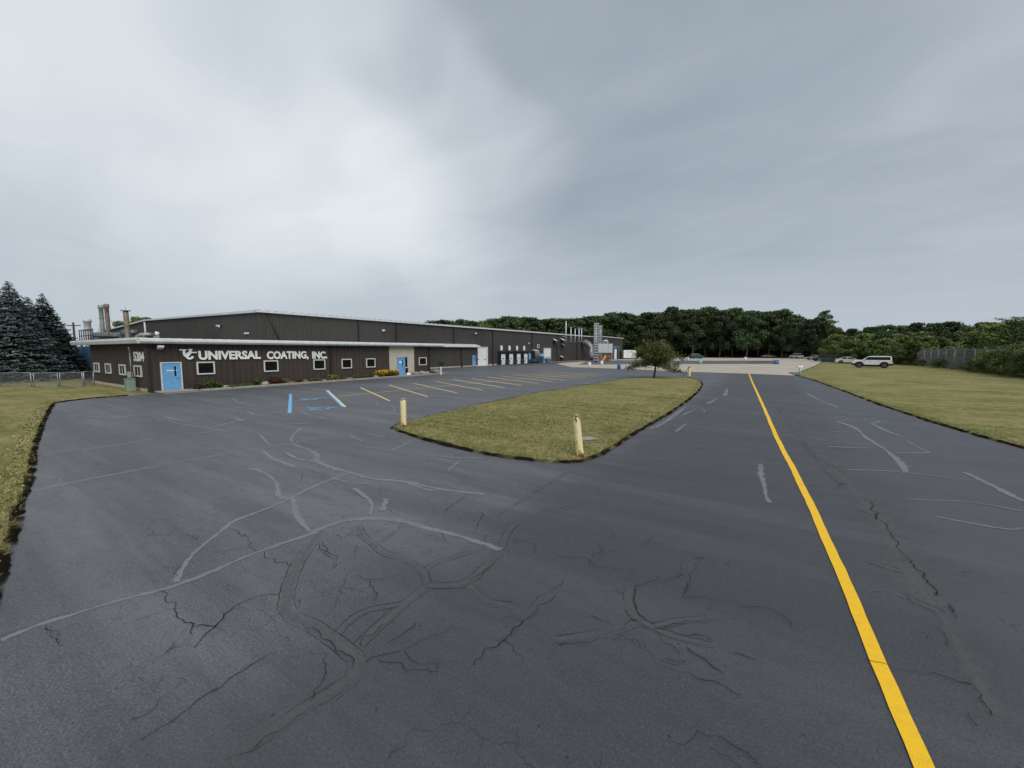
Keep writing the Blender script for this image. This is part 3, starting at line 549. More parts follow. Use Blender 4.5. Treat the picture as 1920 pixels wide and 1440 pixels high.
sheet('mulch_strip', [(-44.9, 63), (-42.2, 63), (-39.5, 77), (-40.5, 100), (-44.9, 104)], 0.028, 'mulch')
sheet('concrete_apron', [(-44.9, 54.5), (-43.4, 54.5), (-43.4, 63), (-44.9, 63)], 0.03, 'concrete')
sheet('far_concrete_walk', [(-44.9, 79), (-43.2, 79), (-43.2, 108), (-44.9, 108)], 0.034, 'concrete')
def pip(poly, x, y):
    c = np.zeros(x.shape, bool); n = len(poly)
    for i in range(n):
        x0, y0 = poly[i]; x1, y1 = poly[(i+1) % n]
        k = ((y0 > y) != (y1 > y)) & (x < (x1-x0)*(y-y0)/((y1-y0) or 1e-12)+x0); c ^= k
    return c
def edist(poly, x, y):
    d = np.full(x.shape, 1e9); n = len(poly)
    for i in range(n):
        a = np.array(poly[i]); b_ = np.array(poly[(i+1) % n]); ab = b_-a; L2 = (ab**2).sum()+1e-12
        t = np.clip(((x-a[0])*ab[0]+(y-a[1])*ab[1])/L2, 0, 1)
        d = np.minimum(d, np.hypot(x-a[0]-t*ab[0], y-a[1]-t*ab[1]))
    return d
def lawn(name, poly, step, mound, z0, edge_pts, n_blades, bl_h, near=30):
    """raised turf: rises from the pavement within 0.25 m of its edge, then swells gently"""
    bp = resample(poly+[poly[0]], 0.35)[:-1]
    xs = np.array([p[0] for p in bp]); ys = np.array([p[1] for p in bp])
    hf = lambda x, y, d: z0*np.clip(d/0.22, 0, 1)**0.6 + mound*(1-np.exp(-d/2.2)) + 0.015*np.sin(x*2.1+1.3*np.sin(y*1.7))*np.clip(d/0.5, 0, 1)
    gx, gy = np.meshgrid(np.arange(xs.min(), xs.max(), step), np.arange(ys.min(), ys.max(), step))
    gx = (gx+RNG.uniform(-.3, .3, gx.shape)*step).ravel(); gy = (gy+RNG.uniform(-.3, .3, gy.shape)*step).ravel()
    k = pip(poly, gx, gy); gx, gy = gx[k], gy[k]; d = edist(poly, gx, gy); k = d > 0.35*min(step, 1); gx, gy, d = gx[k], gy[k], d[k]
    # inner ring close to the border
    V2 = [Vector(p) for p in bp]; nb = len(bp); ins = []
    area = sum(bp[i][0]*bp[(i+1) % nb][1]-bp[(i+1) % nb][0]*bp[i][1] for i in range(nb)); sg = 1 if area > 0 else -1
    for i in range(nb):
        t = Vector(bp[(i+1) % nb])-Vector(bp[i-1]); t.normalize(); ins.append((bp[i][0]-sg*t.y*0.16, bp[i][1]+sg*t.x*0.16))
    pts = [Vector(p) for p in bp]+[Vector(p) for p in ins]+[Vector((float(a), float(b_))) for a, b_ in zip(gx, gy)]
    r = delaunay_2d_cdt(pts, [(i, (i+1) % nb) for i in range(nb)], [], 1, 1e-4)
    vx = np.array([p[0] for p in r[0]]); vy = np.array([p[1] for p in r[0]]); vd = edist(poly, vx, vy); vz = hf(vx, vy, vd) + 0.003
    me = bpy.data.meshes.new(name); me.from_pydata(list(zip(vx.tolist(), vy.tolist(), vz.tolist())), [], [tuple(f) for f in r[2]]); me.update()
    for p in me.polygons: p.use_smooth = True
    o = link(name, me, ['grass', 'soil']); tag(o, kind='structure')
    if o.data.polygons[0].normal.z < 0: o.data.flip_normals()
    # dark ragged soil edging, just outside and over the turf lip
    V = []; F = []; Wt = []
    e = resample(edge_pts, 0.07)
    P = np.array(e); T = np.gradient(P, axis=0); T /= np.linalg.norm(T, axis=1, keepdims=True); Nn = np.stack([-T[:, 1], T[:, 0]], 1)
    test = P+Nn*0.3; inside = pip(poly, test[:, 0], test[:, 1]).mean() > 0.5; Nn = Nn if inside else -Nn
    for j, (off, zz, wv) in enumerate(((-0.07, 0.008, 0.0), (-0.01, 0.03, 1.0), (0.035, z0*0.65+0.02, 1.0), (0.11, z0*.85+mound*0.05+0.024, 0.0))):
        rr = np.convolve(RNG.normal(size=len(P)+8), np.ones(5)/5, 'same')[4:-4][:, None]*0.04+(0.025*np.sin(np.arange(len(P))*.11+j)*np.sin(np.arange(len(P))*.043))[:, None]; q = P+Nn*(off+rr); V.append(np.column_stack([q, np.full(len(P), zz)])); Wt.append(np.full(len(P), wv))
    n = len(P); V = np.concatenate(V); Wt = np.concatenate(Wt)
    for j in range(3):
        for i in range(n-1): F.append((j*n+i, j*n+i+1, (j+1)*n+i+1, (j+1)*n+i))
    me = np_mesh(name+'_soil_edge', V, np.array(F), Wt, 4, 'w'); o2 = link('soil_edge', me, 'soil'); tag(o2, kind='structure')
    # grass tufts, more of them close to the camera
    x = RNG.uniform(xs.min(), xs.max(), n_blades*6); y = RNG.uniform(ys.min(), ys.max(), n_blades*6)
    k = pip(poly, x, y); x, y = x[k], y[k]; dist = np.hypot(x, y); pr = np.clip((12/dist)**1.6, 0, 1); k = (RNG.random(len(x)) < pr) & (dist < near)
    x, y = x[k][:n_blades], y[k][:n_blades]; dist = dist[k][:n_blades]
    # extra along the edge so the rim looks overgrown
    ne = n_blades//6; i = RNG.integers(0, len(P), ne); off = RNG.uniform(0.02, 0.45, ne)[:, None]; q = P[i]+Nn[i]*off; x = np.concatenate([x, q[:, 0]]); y = np.concatenate([y, q[:, 1]]); dist = np.hypot(x, y)
    d = edist(poly, x, y); z = hf(x, y, d)
    n = len(x); a = RNG.uniform(0, 2*PI, n); hgt = bl_h*(0.5+RNG.random(n))*np.clip(16/dist, .25, 1); wd = np.clip(0.0011*dist, 0.008, 0.035)*(0.6+0.8*RNG.random(n))
    B = np.column_stack([x, y, z-0.005]); du = np.column_stack([np.cos(a), np.sin(a), 0*a]); ln = RNG.normal(size=(n, 2))*1.1
    tip = B+np.column_stack([ln*hgt[:, None], hgt])
    V = np.stack([B-du*wd[:, None], B+du*wd[:, None], tip], 1).reshape(-1, 3)
    me = np_mesh(name+'_tufts', V, np.arange(3*n).reshape(-1, 3), np.repeat(RNG.random(n), 3), 3)
    og = link('grass', me, 'blades'); tag(og, 'short mown grass blades of the '+name.replace('_', ' '), 'grass', kind='stuff')
isl_px = [(725,800),(760,814),(800,826),(860,842),(940,858),(1020,867),(1080,869),(1115,860),(1150,841),(1200,808),(1250,780),(1290,752),(1312,733),(1319,718),(1305,710),(1240,706),(1200,708),(1160,712),(1100,722),(1000,738),(900,758),(800,782)]
island = smooth_poly([G(*p) for p in isl_px], 1)
lawn('island_lawn', island, 0.6, 0.10, 0.05, island+[island[0]], 120000, 0.03, 34)
le = [(46.5, -8.2), (20, -4.4), (-7.5, 0.4), (-13.5, 1.35), (-20.5, 2.3), (-31.8, 4.15), (-32.7, 4.6), G(170, 747.5), G(240, 742), G(283, 738)]
left_lawn = le + [(-35.05, 9.0), (-50.1, 9.0), (-95, 12), (-95, -60), (46.5, -60)]
lawn('left_lawn', left_lawn, 2.2, 0.0, 0.05, smooth_poly(le[:9], 1, False), 90000, 0.04, 34)
re_ = [(6.0, -30), (6.9, 5), (6.6, 12)] + [G(*p) for p in [(1920,842),(1830,817),(1740,790),(1650,760),(1590,737),(1530,715),(1500,706),(1478,699)]] + [(3.2, 62.5), (7.0, 90), (9.5, 110), (11.5, 128)]
right_lawn = re_ + [(45, 140), (45, -30)]
lawn('right_lawn', right_lawn, 2.2, 0.0, 0.05, re_[1:], 110000, 0.035, 32)
# ------------------------------------------------------------- painted markings
def ribbon(b, pts, wd, z, zs=0):
    P = np.array(pts); T = np.gradient(P, axis=0); T /= np.linalg.norm(T, axis=1, keepdims=True); Nn = np.stack([-T[:, 1], T[:, 0]], 1)
    if np.ndim(wd) == 0: wd = np.full(len(P), wd)
    L_ = P-Nn*wd[:, None]/2; R_ = P+Nn*wd[:, None]/2
    vs = [(x, y, z) for x, y in L_]+[(x, y, z) for x, y in R_]; n = len(P)
    b.faces(vs, [(i, n+i, n+i+1, i+1) for i in range(n-1)])
b = MB()
yl = [G(1404.5,701), G(1411,718), G(1419,735), G(1437.5,776), G(1458,826), G(1489,882), G(1539,987), G(1601,1131), G(1731,1440)]
d = (yl[-1][0]-yl[-2][0], yl[-1][1]-yl[-2][1]); yl.append((yl[-1][0]+d[0]*4, yl[-1][1]+d[1]*4))
yl = [(x+0.005*math.sin(y*2.3)+0.003*math.sin(y*9), y) for x, y in resample(smooth_poly(yl, 2, False), 0.25)]
ribbon(b, yl, 0.125+RNG.normal(size=len(yl))*0.0025, 0.011); tag(b.build('yellow_centre_line', 'yellow', fix=False), kind='structure')
b = MB()
stalls = [((731,752),(676,727)), ((802,744),(729,722)), ((857,737),(776,719)), ((905,732),(816,715)), ((945,727),(850,712)), ((979,723),(885,710)), ((1010,719),(914,707)), ((1036,716),(938,705)), ((1060,713),(962,703)), ((1082,710),(984,701.5)), ((1101,708),(1002,700.2)), ((1120,706),(1022,699)), ((1133,704.2),(1040,697.8))]
zz = 0.009
for i, (p, q) in enumerate(stalls):
    a0, a1 = G(*p), G(*q); zz += 0.0001
    ribbon(b, [a0, ((a0[0]+a1[0])/2, (a0[1]+a1[1])/2), a1], 0.13 if i < 4 else 0.17, zz)
ribbon(b, [G(632, 744), G(700, 737), G(800, 727), G(900, 717.5), G(1000, 709), G(1080, 703), G(1115, 700.5)], 0.10, 0.0125)
b.mi = 1
ribbon(b, [G(546,752), G(632, 744)], 0.09, 0.0085); ribbon(b, [G(543,775), G(545,739)], 0.16, 0.0095)
a0, a1 = G(644,763), G(612,732); ribbon(b, [a0, a1], 0.17, 0.0095)
b.mi = 2; ribbon(b, [(a0[0]+.17, a0[1]), (a1[0]+.17, a1[1])], 0.10, 0.0105)
b.mi = 0; ribbon(b, [(a0[0]+.02, a0[1]+.1), (a1[0]+.02, a1[1]+.1)], 0.05, 0.0115)
def isa(b, c, s, z):                       # wheelchair symbol, painted in blue strokes
    b.mi = 1; cx, cy = c
    def T(p): return (cx - p[1]*s, cy + p[0]*s)
    for pts in ([(0, 0.35), (0, -0.05), (0.32, -0.05), (0.45, -0.42), (0.58, -0.40)], [(0, 0.16), (0.26, 0.16)]):
        z += 0.0004; ribbon(b, [T(p) for p in pts], 0.11*s*1.0, z)
    z += 0.0004; ribbon(b, [T((0.05+0.33*math.cos(t), -0.2+0.33*math.sin(t))) for t in np.linspace(math.radians(140), math.radians(340), 14)], 0.10*s, z)
    z += 0.0004; b.faces([(*T((0.0+0.09*math.cos(t), 0.5+0.09*math.sin(t))), z) for t in np.linspace(0, 2*PI, 12, endpoint=False)], [tuple(range(12))])
isa(b, G(574, 749), 1.1, 0.010); isa(b, G(592, 766), 1.25, 0.010)
tag(b.build('parking_lines', ['stall', 'bluepaint', 'whitepaint'], fix=False), kind='structure')
# ------------------------------------------------------------- buildings
def ribbed_x(b, X, y0, y1, z0, z1, pitch, rw, rh, sgn=1, topf=None):
    """vertical ribbed sheet on plane X = const facing sgn*X; topf(y) gives the top height"""
    ys = []; y = y0
    while y < y1-1e-6:
        ys += [(y, 0)]; m_ = y+pitch
        if m_ < y1: ys += [(m_-rw-0.015, 0), (m_-rw, rh), (m_-0.015, rh)]
        y = m_
    ys.append((y1, 0)); n = len(ys)
    tf = topf or (lambda t: z1)
    vs = [(X+sgn*h, t, z0) for t, h in ys]+[(X+sgn*h, t, tf(t)) for t, h in ys]
    b.faces(vs, [(i, i+1, n+i+1, n+i) for i in range(n-1)])
def ribbed_y(b, Y, x0, x1, z0, z1, pitch, rw, rh, topf=None):
    xs = []; x = x0
    while x < x1-1e-6:
        xs += [(x, 0)]; m_ = x+pitch
        if m_ < x1: xs += [(m_-rw-0.015, 0), (m_-rw, rh), (m_-0.015, rh)]
        x = m_
    xs.append((x1, 0)); n = len(xs); tf = topf or (lambda t: z1)
    vs = [(t, Y-h, z0) for t, h in xs]+[(t, Y-h, tf(t)) for t, h in xs]
    b.faces(vs, [(i, i+1, n+i+1, n+i) for i in range(n-1)])
def window(parent, face, at, u0, u1, z0, z1, fw=0.09):
    """face 'x' (plane X=at facing +X) or 'y' (plane Y=at facing -Y)"""
    f = MB(); g = MB()
    for a0, a1, c0, c1 in ((u0, u1, z1-fw, z1), (u0, u1, z0, z0+fw), (u0, u0+fw, z0+fw+.002, z1-fw-.002), (u1-fw, u1, z0+fw+.002, z1-fw-.002)):
        if face == 'x': f.box(at+0.0, at+0.085, a0, a1, c0, c1)
        else: f.box(a0, a1, at-0.085, at, c0, c1)
    if face == 'x': g.box(at+0.002, at+0.045, u0+fw-.01, u1-fw+.01, z0+fw-.01, z1-fw+.01)
    else: g.box(u0+fw-.01, u1-fw+.01, at-0.045, at-0.002, z0+fw-.01, z1-fw+.01)
    wd = f.build('window', 'frame', parent); g.build('pane', 'glass', wd)
    m_ = MB(); c = (u0+u1)/2
    if face == 'y': m_.box(c-.02, c+.02, at-0.065, at-0.046, z0+fw, z1-fw); m_.build('mullion', 'frame', wd)
OX, OY0, OY1 = -35.0, 9.0, 35.3
def tripipe(b, x, y, z0, z1, s=0.10, out=0.0):
    b.box(x, x+s, y-s/2, y+s/2, z0, z1)
def office():
    R = empty('office_building', 'low brown ribbed office block with white fascia and pale blue doors', 'building', (OX, OY0, 0))
    inv = Matrix.Translation((-OX, -OY0, 0))
    def P(o): o.matrix_parent_inverse = inv; return o
    b = MB(); ribbed_x(b, OX, OY0, 29.1, 0.0, 3.42, 0.42, 0.05, 0.045); ribbed_x(b, OX, 32.7, OY1, 0.0, 3.42, 0.42, 0.05, 0.045)
    ribbed_y(b, OY0, -50.1, OX, 0.22, 3.42, 0.30, 0.05, 0.035)
    b.faces([(OX, OY1, 0), (-44.9, OY1, 0), (-44.9, OY1, 3.4), (OX, OY1, 3.4)], [(0, 1, 2, 3)])
    b.faces([(-50.1, OY0, 0), (-50.1, 20.5, 0), (-50.1, 20.5, 3.4), (-50.1, OY0, 3.4)], [(0, 1, 2, 3)])
    P(b.build('wall', 'siding', R, fix=False))
    b = MB(); b.box(OX-.1, OX+0.07, OY0-.07, OY0+.1, 0.0, 3.42); P(b.build('corner_trim', 'batten', R))
    b = MB(); b.box(-50.1, OX-.11, OY0-0.02, OY0+.1, -0.1, 0.22); P(b.build('foundation', 'foundation', R))
    # roof slab with standing ribs, wide fascia gutter
    b = MB(); b.faces([(-34.45, 8.5, 3.62), (-34.45, 37.1, 3.62), (-44.9, 37.1, 3.95), (-44.9, 20.5, 3.95), (-53.4, 20.5, 3.75), (-53.4, 8.5, 3.75), (-44.9, 8.5, 3.70)], [(0, 1, 2, 3, 4, 5, 6)])
    y = 8.8
    while y < 37: b.box(-44.8, -34.42, y, y+0.06, 3.64, 3.69); y += 0.6
    P(b.build('roof', 'roof', R, fix=False))
    b = MB(); b.prism([(-34.5, 3.30), (-34.36, 3.34), (-34.28, 3.45), (-34.30, 3.60), (-34.42, 3.665), (-34.6, 3.66), (-34.6, 3.30)], 'y', 8.45, 37.15)
    b.prism([(8.6, 3.30), (8.42, 3.33), (8.36, 3.55), (8.40, 3.70), (8.6, 3.70)], 'x', -53.45, -34.62)
    b.box(-44.8, -34.62, 37.0, 37.12, 3.33, 3.64)
    P(b.build('gutter', 'trim', R))
    b = MB(); b.box(-34.62, -34.98, 9.2, 37.0, 3.36, 3.40); b.box(-53.3, -34.98, 8.62, 8.96, 3.36, 3.40); P(b.build('soffit', 'batten', R))
    for x0, x1, y in ((368,402,0), (494,521,0), (587,609,0), (640,659,0), (686,703,0), (785,799,0)):
        a = WX(x0, 690, OX)[0]; c = WX(x1, 690, OX)[0]
        f = window(R, 'x', OX+0.03, a, c, 1.08, 2.02)
    for x0, x1 in ((179,188), (200,210), (226,237), (254,267)):
        a = WY(x0, 692, OY0)[0]; c = WY(x1, 692, OY0)[0]
        window(R, 'y', OY0-0.02, a, c, 1.0, 1.80, 0.10)
    for o in R.children:
        if o.name.startswith('window'): o.matrix_parent_inverse = inv
    # left entrance door
    def door(y0, y1, zt, side=False):
        f = MB(); fr = 0.07
        for a0, a1, c0, c1 in ((y0-fr, y1+fr, zt, zt+fr), (y0-fr, y0, 0.02, zt-.002), (y1, y1+fr, 0.02, zt-.002)): f.box(OX+.0, OX+.10, a0, a1, c0, c1)
        d_ = MB(); d_.box(OX, OX+.06, y0+.002, y1-.002, 0.03, zt-.004)
        D = P(d_.build('door', 'bluedoor', R)); f.build('frame', 'frame' if not side else 'bluedoor', D)
        g = MB(); g.box(OX+.055, OX+.068, y1-.36, y1-.26, 1.05, 1.75); g.build('pane', 'glass', D)
        h = MB(); h.tube([(OX+.06, y1-.10, .95), (OX+.13, y1-.10, .95), (OX+.13, y1-.28, .95)], .014, 8); h.build('handle', 'galv', D)
        s = MB(); s.box(OX+.061, OX+.066, y0+.25, y0+.85 if not side else y0+.62, 1.42, 1.49 if not side else 1.62); s.build('notice', 'white', D)
        return D
    door(9.62, 10.66, 1.97)
    # stone entrance bay
    b = MB(); b.box(OX-.2, OX+.05, 29.1, 30.1, 0, 3.32); b.box(OX-.2, OX+.05, 31.75, 32.7, 0, 3.32); b.box(OX-.2, OX+.05, 30.1, 31.75, 2.08, 3.32); P(b.build('stone_panel', 'stone', R))
    door(30.17, 31.22, 2.0, True)
    b = MB(); b.box(OX-.02, OX+.03, 31.29, 31.73, .03, 2.06); sl_ = P(b.build('side_light', 'glass', R))
    b = MB(); b.box(OX+.031, OX+.06, 31.29, 31.73, 0.85, .93); b.box(OX+.031, OX+.06, 31.68, 31.73, .94, 2.06); b.build('frame', 'frame', sl_)
    # downspouts
    for Y, z0 in ((WX(620, 690, OX)[0], 0.1), (35.15, 0.1)):
        b = MB(); b.box(OX+.05, OX+.16, Y-.05, Y+.05, z0, 3.1); b.tube([(OX+.105, Y, 3.08), (OX+.3, Y, 3.22), (OX+.42, Y, 3.36)], .05, 6); b.tube([(OX+.105, Y, z0+.05), (OX+.3, Y, z0)], .05, 6)
        P(b.build('downspout', 'batten', R))
    b = MB(); b.box(OX+.075, OX+.22, OY0-.2, OY0-.06, 0.05, 3.0); b.tube([(OX+.145, OY0-.13, 2.98), (OX+.25, OY0-.1, 3.2), (OX+.42, OY0+.1, 3.34)], .06, 6); b.box(OX+.06, OX+.24, OY0-.22, OY0-.04, 0.0, .12)
    P(b.build('downspout', 'batten', R))
    # number 5204
    x0, x1 = WY(252, 668, OY0)[0]+.05, WY(272, 668, OY0)[0]
    me = text_mesh('5204', x1-x0, 0.62, 0.03, 0.03); o = link('number', me, 'letter', R); P(o); o.rotation_euler = (PI/2, 0, 0); o.location = (x0, OY0-.055, 2.12)
    return R
office()
# sign lettering
def sign():
    R = empty('building_sign', 'white raised letters reading UNIVERSAL COATING, INC. with linked UC emblem on the brown front wall', 'sign', (OX+.05, WX(334, 666, OX)[0], 2.15))
    inv = Matrix.Translation(-R.location)
    for t, a, c in (('UNIVERSAL', 371, 487.5), ('COATING,', 499, 577), ('INC.', 584, 612)):
        y0, z0 = WX(a, 666, OX); y1 = WX(c, 666, OX)[0]
        zb = 2.20 if a < 400 else (2.16 if a < 550 else 2.13); h = 0.60
        me = text_mesh(t, y1-y0, h, 0.05, 0.042); o = link('lettering', me, 'letter', R); o.matrix_parent_inverse = inv
        o.rotation_euler = (PI/2, 0, PI/2); o.location = (OX+.10, y0, zb)
    b = MB()
    def stroke(px, wd):
        pts = [WX(300+x/4.8, 560+y/4.8, OX) for x, y in px]; pts = smooth_poly(pts, 2, False)
        P = np.array(pts); T = np.gradient(P, axis=0); T /= np.linalg.norm(T, axis=1, keepdims=True); Nn = np.stack([-T[:, 1], T[:, 0]], 1)*wd/2; n = len(P)
        A = P-Nn; B = P+Nn; X0, X1 = OX+.06, OX+.12+stroke.k; stroke.k += .003
        vs = [(X0, *p) for p in A]+[(X0, *p) for p in B]+[(X1, *p) for p in A]+[(X1, *p) for p in B]
        fs = []
        for i in range(n-1):
            fs += [(2*n+i, 2*n+i+1, 3*n+i+1, 3*n+i), (i, i+1, 2*n+i+1, 2*n+i), (n+i, 3*n+i, 3*n+i+1, n+i+1)]
        fs += [(0, n, 3*n, 2*n), (n-1, 3*n-1, 4*n-1, 2*n-1)][:1]; b.faces(vs, fs)
    stroke.k = 0
    stroke([(168, 461), (200, 461), (232, 461)], .085)
    stroke([(211, 461), (210, 480), (212, 500), (222, 515), (238, 518), (252, 508), (264, 480), (274, 458)], .15)
    stroke([(248, 459), (286, 457)], .085)
    stroke([(326, 484), (290, 484), (262, 486)], .085)
    stroke([(275, 486), (250, 488), (233, 505), (236, 528), (256, 540), (278, 536), (292, 520)], .14)
    o = b.build('emblem', 'letter', R); o.matrix_parent_inverse = inv
sign()
def factory():
    MX, Y0, Y1 = -44.9, 20.5, 142.0
    R = empty('factory_building', 'long tall dark bronze metal factory with white roof edge and dock doors', 'building', (MX, Y0, 0)); inv = Matrix.Translation((-MX, -Y0, 0))
    def P(o): o.matrix_parent_inverse = inv; return o
    EZ, RZ, BZ = 6.85, 7.35, 5.9; RX, BX = -79.3, -112.5
    tf = lambda x: EZ+(RZ-EZ)*(x-MX)/(RX-MX) if x > RX else RZ+(BZ-RZ)*(x-RX)/(BX-RX)
    b = MB(); ribbed_x(b, MX, Y0, 112.0, 0.0, EZ, 0.36, 0.06, 0.04); ribbed_y(b, Y0, RX, MX, 0, EZ, 0.36, 0.06, 0.04, tf); ribbed_y(b, Y0, BX, RX, 0, EZ, 0.36, 0.06, 0.04, tf)
    b.faces([(BX, Y0, 0), (BX, Y1, 0), (BX, Y1, BZ), (BX, Y0, BZ)], [(0, 1, 2, 3)]); b.faces([(MX, 112, 0), (-41.4, 112, 0), (-41.4, 112, EZ), (MX, 112, EZ)], [(0, 1, 2, 3)])
    ribbed_x(b, -41.4, 112.0, 132, 0.0, EZ+.05, 0.9, 0.12, 0.06)
    b.faces([(BX, Y1, 0), (MX, Y1, 0), (MX, Y1, EZ), (RX, Y1, RZ), (BX, Y1, BZ)], [(0, 1, 2, 3, 4)]); b.faces([(-41.4, 132, 0), (MX, 132, 0), (MX, 132, EZ), (-41.4, 132, EZ)], [(0, 1, 2, 3)])
    b.faces([(MX, 132, 0), (MX, Y1, 0), (MX, Y1, EZ), (MX, 132, EZ)], [(0, 1, 2, 3)])
    P(b.build('wall', 'siding2', R, fix=False))
    b = MB(); b.faces([(MX+.3, Y0-.25, EZ+.16), (MX+.3, Y1, EZ+.16), (RX, Y1, RZ+.16), (RX, Y0-.25, RZ+.16)], [(0, 1, 2, 3)]); b.faces([(RX, Y0-.25, RZ+.16), (RX, Y1, RZ+.16), (BX-.3, Y1, BZ+.16), (BX-.3, Y0-.25, BZ+.16)], [(0, 1, 2, 3)])
    b.faces([(MX+.32, 111.8, EZ+.17), (-41.1, 111.8, EZ+.17), (-41.1, 132.2, EZ+.17), (MX+.32, 132.2, EZ+.17)], [(0, 1, 2, 3)])
    y = Y0
    while y < 112: b.box(MX-3, MX+.33, y, y+.07, EZ+.17, EZ+.25); y += .9
    P(b.build('roof', 'roof', R, fix=False))
    b = MB(); b.box(MX+.05, MX+.32, Y0-.27, 111.9, EZ-.04, EZ+.155); b.box(-41.38, -41.12, 111.9, 132.2, EZ-.04, EZ+.16); b.box(MX+.32, -41.4, 111.75, 111.95, EZ-.04, EZ+.155)
    for (xa, za), (xb, zb) in (((MX+.0, EZ), (RX, RZ)), ((RX, RZ), (BX-.2, BZ))):
        b.faces([(xa, Y0-.27, za-.06), (xb, Y0-.27, zb-.06), (xb, Y0-.27, zb+.15), (xa, Y0-.27, za+.15), (xa, Y0-.05, za-.06), (xb, Y0-.05, zb-.06)], [(0, 1, 2, 3), (0, 4, 5, 1)])
    P(b.build('roof_edge', 'trim', R, fix=False))
    for px in (672, 743, 850, 923, 997, 1044, 1081):
        Y = WX(px, 640, MX)[0]; b = MB(); z0 = 3.5 if px < 800 else 0.05
        b.box(MX+.045, MX+.17, Y-.07, Y+.07, z0, EZ-.06)
        if px > 800: b.box(MX+.03, MX+.30, Y-.11, Y+.11, 0, .25)
        P(b.build('downspout', 'batten', R))
    b = MB(); b.tube([(MX+.1, Y0+.9, EZ-.15), (MX+.1, Y0+2.1, 3.6)], .06, 6); P(b.build('conduit', 'batten', R))
    b = MB(); b.tube([(WY(275, 620, Y0)[0]+.0, Y0-.15, 3.9), (WY(275, 620, Y0)[0], Y0-.15, 7.2)], .13, 8); P(b.build('vent_pipe', 'trim', R))
    # lean-to roof strip and its wall beside the office
    b = MB(); b.prism([(MX, 3.42), (-43.9, 3.36), (-43.72, 3.42), (-43.72, 3.66), (-43.9, 3.72), (MX, 3.95)], 'y', 37.15, 56.9); P(b.build('canopy', 'trim', R))
    b = MB(); ribbed_x(b, -44.45, 35.32, 57.0, 0.15, 3.40, 0.36, 0.06, 0.035); b.faces([(-44.45, 57.0, 0), (MX, 57.0, 0), (MX, 57.0, 3.4), (-44.45, 57.0, 3.4)], [(0, 1, 2, 3)]); P(b.build('lower_wall', 'siding2', R, fix=False))
    b = MB(); b.box(MX, -44.40, 35.35, 57.02, 0, .17); b.box(MX+.002, MX+.06, 60.9, 63.5, 0, .22); P(b.build('foundation', 'foundation', R))
    for Y in (WX(865, 670, -44.4)[0],):
        b = MB(); b.box(-44.40, -44.28, Y-.07, Y+.07, .05, 3.36); b.box(-44.4, -44.15, Y-.11, Y+.11, 0, .25); P(b.build('downspout', 'batten', R))
    # roller doors: slatted panel, frame
    for y0, y1, zt in ((57.35, 60.0, 3.38), (82.9, 85.9, 3.30)):
        b = MB(); n = 8
        for k in range(n): b.box(MX+.04, MX+.10+.012*(k % 2), y0, y1, k*zt/n+.003, (k+1)*zt/n-.01)
        D = P(b.build('roller_door', 'white', R))
        f = MB(); f.box(MX+.03, MX+.2, y1+.003, y1+.45, 0, zt+.12); f.box(MX+.03, MX+.2, y0, y1+.001, zt+.003, zt+.12); f.box(MX+.03, MX+.2, y0-.15, y0-.003, 0, zt+.12); f.build('frame', 'frame', D)
        
        for la, lc in ((y0+.02, y0+.4), (y1-.55, y1-.12)): h = MB(); h.box(MX+.115, MX+.17, la, lc, 1.15, 1.28); h.build('latch', 'black', D)
    b = MB(); b.box(-44.41, -44.33, 55.35, 56.25, .05, 1.95); D = P(b.build('door', 'bluedoor', R)); g = MB(); g.box(-44.32, -44.31, 55.9, 56.05, 1.0, 1.7); g.build('pane', 'glass', D)
    for px0, px1, z0, z1 in ((1006.5, 1010.5, 3.45, 4.2), (1002.5, 1006.5, .85, 1.65)):
        window(R, 'x', MX+.04, WX(px0, 660, MX)[0], WX(px1, 660, MX)[0], z0, z1, .16)
    for o in R.children:
        if o.name.startswith('window'): o.matrix_parent_inverse = inv
    b = MB(); b.box(MX+.04, MX+.11, 126.5, 129.5, 0, 2.9) if False else b.box(-41.34, -41.27, 127.0, 131.5, 0.02, 2.6); P(b.build('dark_opening', 'black', R))
    b = MB(); b.box(-41.33, -41.2, 123.5, 125.4, 0.02, 3.2); P(b.build('door', 'white', R))
factory()
def lamp(name, x, y, z, label, face='x'):
    R = empty(name, label, 'light', (x, y, z), 0 if face == 'x' else -PI/2)
    b = MB(); b.box(0, .06, -.09, .09, -.1, .1); b.tube([(.05, 0, 0), (.3, 0, .05)], .03, 6); b.build('bracket', 'black', R)
    b = MB(); b.prism([(.2, -.14), (.5, .0), (.52, .12), (.22, .16)], 'y', -.16, .16); b.build('housing', 'white', R, bevel=.02)
for px, py, lb in ((716, 620, 'small floodlight high on the factory wall above the office window row'), (889.5, 625.5, 'small floodlight high on the factory wall left of the roller door'), (989.5, 644, 'double floodlight on the factory wall right of the dock doors')):
    Y, z = WX(px, py, -44.85); lamp('wall_floodlight', -44.85, Y, z, lb)
Y, z = WX(424, 612, -44.85)
X, z = WY(415, 612, 20.45); lamp('wall_floodlight', X, 20.45, z, 'dark floodlight on the factory end wall above the office roof', 'y')
Yl, zl = WX(294, 652.5, OX+.05); lamp('wall_floodlight', OX+.05, 9.55, 3.05, 'white floodlight on the brown office wall beside its corner, over the blue door')
X, z = WY(463, 625, 20.45); b = MB(); b.box(X-.5, X+.5, 20.36, 20.44, z-.1, z+.1); tag(b.build('wall_plate', 'trim', bevel=.02), 'small pale plate on the factory end wall near its corner', 'plate')
